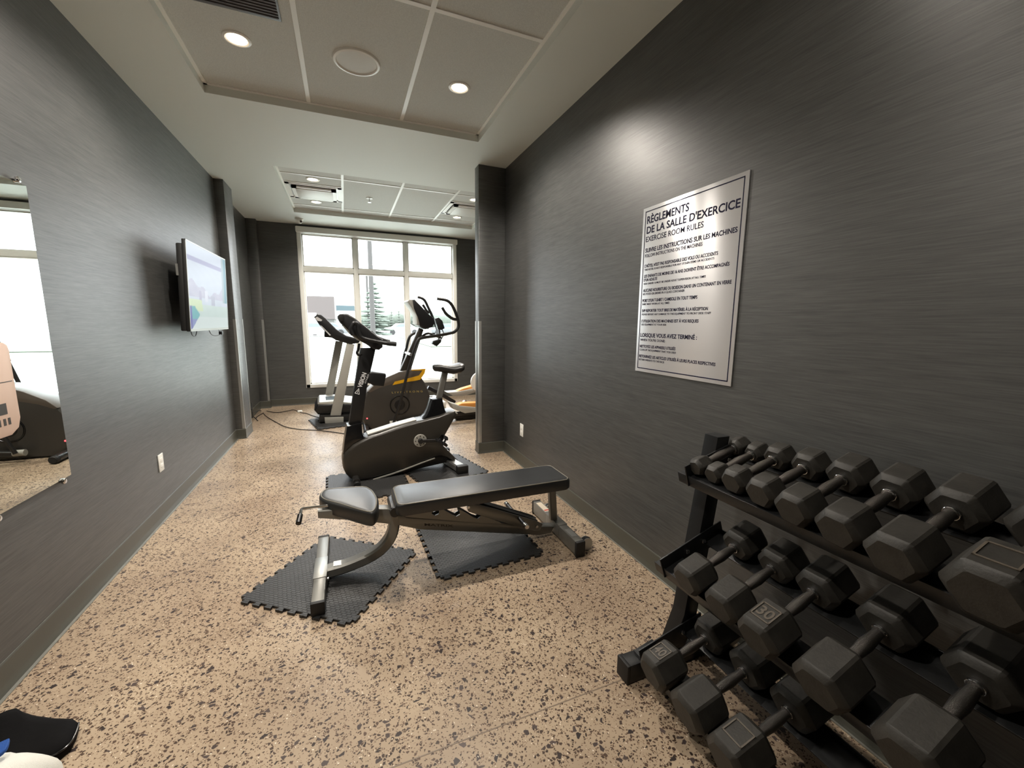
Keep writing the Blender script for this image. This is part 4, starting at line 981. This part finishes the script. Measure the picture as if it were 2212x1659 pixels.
for (y, W_, c_, roll, num), nm in zip(((.925, .118, .232, R_(6), None), (.790, .122, .235, R_(4), None), (.665, .128, .245, 0, '30'), (.505, .134, .250, 0, None), (.335, .138, .258, 0, None)), T2N):
    dumbbell(2, y, W_, c_, roll, 0, num, nm)
T3N = ['dumbbell marked 40 at the floor end of the bottom shelf', 'second dumbbell from the 40 on the bottom shelf, side face marked', 'dumbbell with worn number plate at the bottom edge of the picture', 'nearest dumbbell on the bottom shelf, beyond the worn plate']
for (y, W_, c_, roll, num, pl), nm in zip(((.955, .132, .250, R_(-6), '40', True), (.800, .138, .255, R_(10), None, False), (.655, .142, .258, 0, None, True)), T3N):
    dumbbell(3, y, W_, c_, roll, 0, num, nm, pl)

# ------------------------------------------------------------------ bag and towel at the left picture edge
bag = thing('gym_bag', 'black padded gym bag flap lying on the floor in the bottom left corner', 'bag', at(-1.0, 1.6, 0))
bo = [(-40, 1560), (0, 1542), (18, 1535), (34, 1531), (50, 1540), (75, 1548), (120, 1554), (160, 1555), (170, 1562), (165, 1580), (152, 1605), (128, 1625), (95, 1640), (70, 1650), (40, 1665), (-40, 1720)]
bt = [onz(a, b, .03) for a, b in bo]
cen = sum(bt, Vector()) / len(bt)
def brg(k, z, lift=0): return [Vector((cen.x + (p.x - cen.x) * k, cen.y + (p.y - cen.y) * k, z)) for p in bt]
link('bag_body', G().loft([brg(.97, .001), brg(1, .012), brg(1.0, .028), brg(.965, .036), brg(.7, .046), brg(.3, .05)]), CLOTH, bag, ang=60)
link('bag_seam', G().tube([p + Vector((0, 0, .001)) for p in bt[8:14]], .003, 8, smooth=4), BLACKS, bag)
tw = thing('towel', 'white terry towel with a blue stripe heaped in the bottom left corner', 'towel', at(-.97, 1.42, 0))
# draped heap: a lumpy mound following the corner
def mound(cx_, cy_, rx, ry, h, seg=28, rows=9, seed=1):
    rnd = random.Random(seed); ph = [rnd.uniform(0, 6) for _ in range(6)]; rings = []
    for j in range(rows + 1):
        t = j / rows; a = t * PI / 2; R = math.cos(a); z = math.sin(a) * h
        ring = []
        for i in range(seg):
            an_ = 2 * PI * i / seg; w = 1 + .07 * math.sin(3 * an_ + ph[0]) + .05 * math.sin(5 * an_ + ph[1] + 2 * t) + .03 * math.sin(9 * an_ + ph[2])
            ring.append(Vector((cx_ + rx * R * w * math.cos(an_), cy_ + ry * R * w * math.sin(an_), .002 + z * (1 + .08 * math.sin(2 * an_ + ph[3])))))
        rings.append(ring)
    return G().loft(rings)
link('towel_cloth', mound(-.965, 1.37, .135, .15, .11), WCLOTH, tw, ang=80)
q0 = [onz(-34, 1636, .12), onz(-10, 1632, .12), onz(3, 1621, .12), onz(8, 1604, .12)]
link('towel_stripe', G().tube(q0, .008, smooth=4, rect=(.022, .012)), BCLOTH, tw)

# ------------------------------------------------------------------ outside the window
tag(link('parking_lot', G().box((-60, 7.6, -.35), (90, 160, -.25)), ASPH), 'pale parking lot stretching away outside the window', 'parking lot', kind='structure')
def wpt(px, dist, z): # point at given y distance seen at px horizontally near the horizon
    q = ony(px, 694, dist); return Vector((q.x, dist, z))
a, b = wpt(628, 60, 0), wpt(724, 66, 0)
bl = thing('far_building', 'flat-roofed pale building with pinkish wall beyond the window, left side', 'building', at(a.x, 60, -.25))
hb = ony(700, 641, 62).z
link('building_wall', G().box((a.x - 6, 61, -.25), (b.x, 75, hb - .6)), STUCCO, bl)
link('parapet', G().box((a.x - 6.1, 60.9, hb - 3), (b.x + .1, 75.1, hb)), BRICKP, bl)
link('building_door', G().box((a.x + 1, 60.85, -.25), (a.x + 3, 60.95, 2.4)), WHITE, bl)
a, b = wpt(726, 80, 0), wpt(768, 80, 0); zt_ = ony(745, 660, 80).z
sh = thing('shop', 'low pale shop with a teal sign band behind the far parking lot', 'building', at(a.x, 80, -.25))
link('shop_wall', G().box((a.x, 80, -.25), (b.x, 90, zt_ - .8)), WHITE, sh)
link('sign_band', G().box((a.x - .2, 79.8, zt_ - .9), (b.x + .2, 90, zt_)), TEAL, sh)
# utility poles
p = wpt(805, 30, 0); tag(link('utility_pole', G().cyl((p.x, 30, 5.75), (0, 0, 1), .17, 12, 12, r2=.13), POLE), 'tall thick utility pole in front of the spruce outside', 'pole')
p = wpt(796, 45, 0); zt_ = ony(796, 585, 45).z
tag(link('lamp_post', G().cyl((p.x, 45, (zt_ - .25) / 2), (0, 0, 1), .10, zt_ + .25, 10), POLE), 'thin post just left of the thick utility pole outside', 'pole')
def conifer(name, px, dist, pytop, wpx, label, group=None, layers=11, m=CONIF):
    p = wpt(px, dist, 0); zt_ = ony(px, pytop, dist).z; h = zt_ + .25; t = thing(name, label, 'tree', at(p.x, dist, -.25), group)
    link('trunk', G().cyl((p.x, dist, h * .45 - .25), (0, 0, 1), h * .025, h * .9, 8, r2=h * .008), POLE, t)
    g = G(); rnd = random.Random(int(px)); wm = wpx / FPX * dist / 2 * 1.06
    for j in range(layers):
        z = -.25 + h * (.12 + .86 * j / layers); R = wm * (1 - j / layers) ** .85 + .1
        nb = 14
        for i in range(nb):
            an_ = 2 * PI * (i + rnd.random() * .6) / nb; r_ = R * rnd.uniform(.7, 1.15)
            d = Vector((math.cos(an_), math.sin(an_), -.12)); s_ = Vector((-math.sin(an_), math.cos(an_), 0))
            c0 = Vector((p.x, dist, z)); tip = c0 + d * r_; w = r_ * .16 + .05; hh = h * .03
            g.loft([[c0 + Vector((0, 0, hh)), c0 + s_ * w * .3, c0 - Vector((0, 0, hh * .5)), c0 - s_ * w * .3],
                    [c0 + d * r_ * .55 + Vector((0, 0, hh * .6)), c0 + d * r_ * .55 + s_ * w, c0 + d * r_ * .55 - Vector((0, 0, hh * .8)), c0 + d * r_ * .55 - s_ * w],
                    [tip + Vector((0, 0, .02 + hh * .4)), tip + s_ * .05, tip - Vector((0, 0, .03)), tip - s_ * .05]])
    g.cyl((p.x, dist, zt_ - h * .04), (0, 0, 1), .08, h * .1, 6, r2=.01)
    link('branches', g, m, t, flat=True)
conifer('spruce_tree', 808, 38, 600, 62, 'open-branched grey-green spruce behind the utility poles outside', layers=12)
GT = 'small conifers on the far horizon'
for px, py, w in ((880, 660, 9), (893, 659, 9), (862, 667, 9), (924, 668, 12), (846, 669, 10)):
    conifer('small_conifer', px, 95, py, w, {880: 'pointed little conifer on the horizon, left of the tall pair', 893: 'pointed little conifer on the horizon beside the elliptical console', 862: 'short conifer on the horizon behind the centre pane', 924: 'short conifer on the horizon behind the elliptical handles', 846: 'lowest conifer on the horizon right of the spruce'}[px], GT, 7, HEDGE)
g = G(); rnd = random.Random(4)
a, b = wpt(772, 100, 0), wpt(1010, 100, 0); zz = ony(880, 672, 100).z
for i in range(46):
    x = a.x + (b.x - a.x) * i / 45; g.sph((x, 100 + rnd.uniform(-2, 2), zz * .45 + rnd.uniform(-.3, .3)), zz * rnd.uniform(.5, .62), (1.1, 1, 1), 10)
tag(link('tree_line', g, HEDGE), 'long pale band of trees along the horizon outside', 'trees', kind='stuff')
tag(link('grass_strip', G().box((5, 26, -.249), (30, 48, -.20)), GRASS), 'strip of pale grass across the parking lot on the right', 'grass', kind='stuff')
def car(px, dist, m, label):
    p = wpt(px, dist, 0); cf = Frame(p.x, dist, .1); t = thing('parked_car', label, 'car', cf.M @ Matrix.Translation((0, 0, -.25)), 'cars parked outside')
    pr = [(-2.1, .2), (-2.15, .6), (-2.0, .82), (-1.2, .92), (-.6, 1.38), (.7, 1.42), (1.4, .98), (2.1, .85), (2.2, .5), (2.1, .2)]
    link('car_body', G().prism([(u, z - .25) for u, z in pr], cf, -.85, .85, .06), m, t)
    link('car_glass', G().prism([(u, z - .25) for u, z in ((-1.05, .95), (-.55, 1.33), (.65, 1.37), (1.2, 1.0))], cf, -.86, .86), DGLASS, t)
    for u in (-1.35, 1.35):
        for v in (-.8, .8): link('wheel', G().cyl(cf(u, v, .08), cf.v, .33, .2, 20), RUBB, t)
car(676, 48, CARW, 'white car parked in front of the far building')
car(706, 52, CARG, 'grey car parked near the corner of the far building')
car(752, 56, CARW, 'white car parked in front of the low shop')
car(868, 53, CARW, 'pale car parked beyond the centre pane of the window')
car(962, 55, CARG, 'grey car parked behind the elliptical handles')
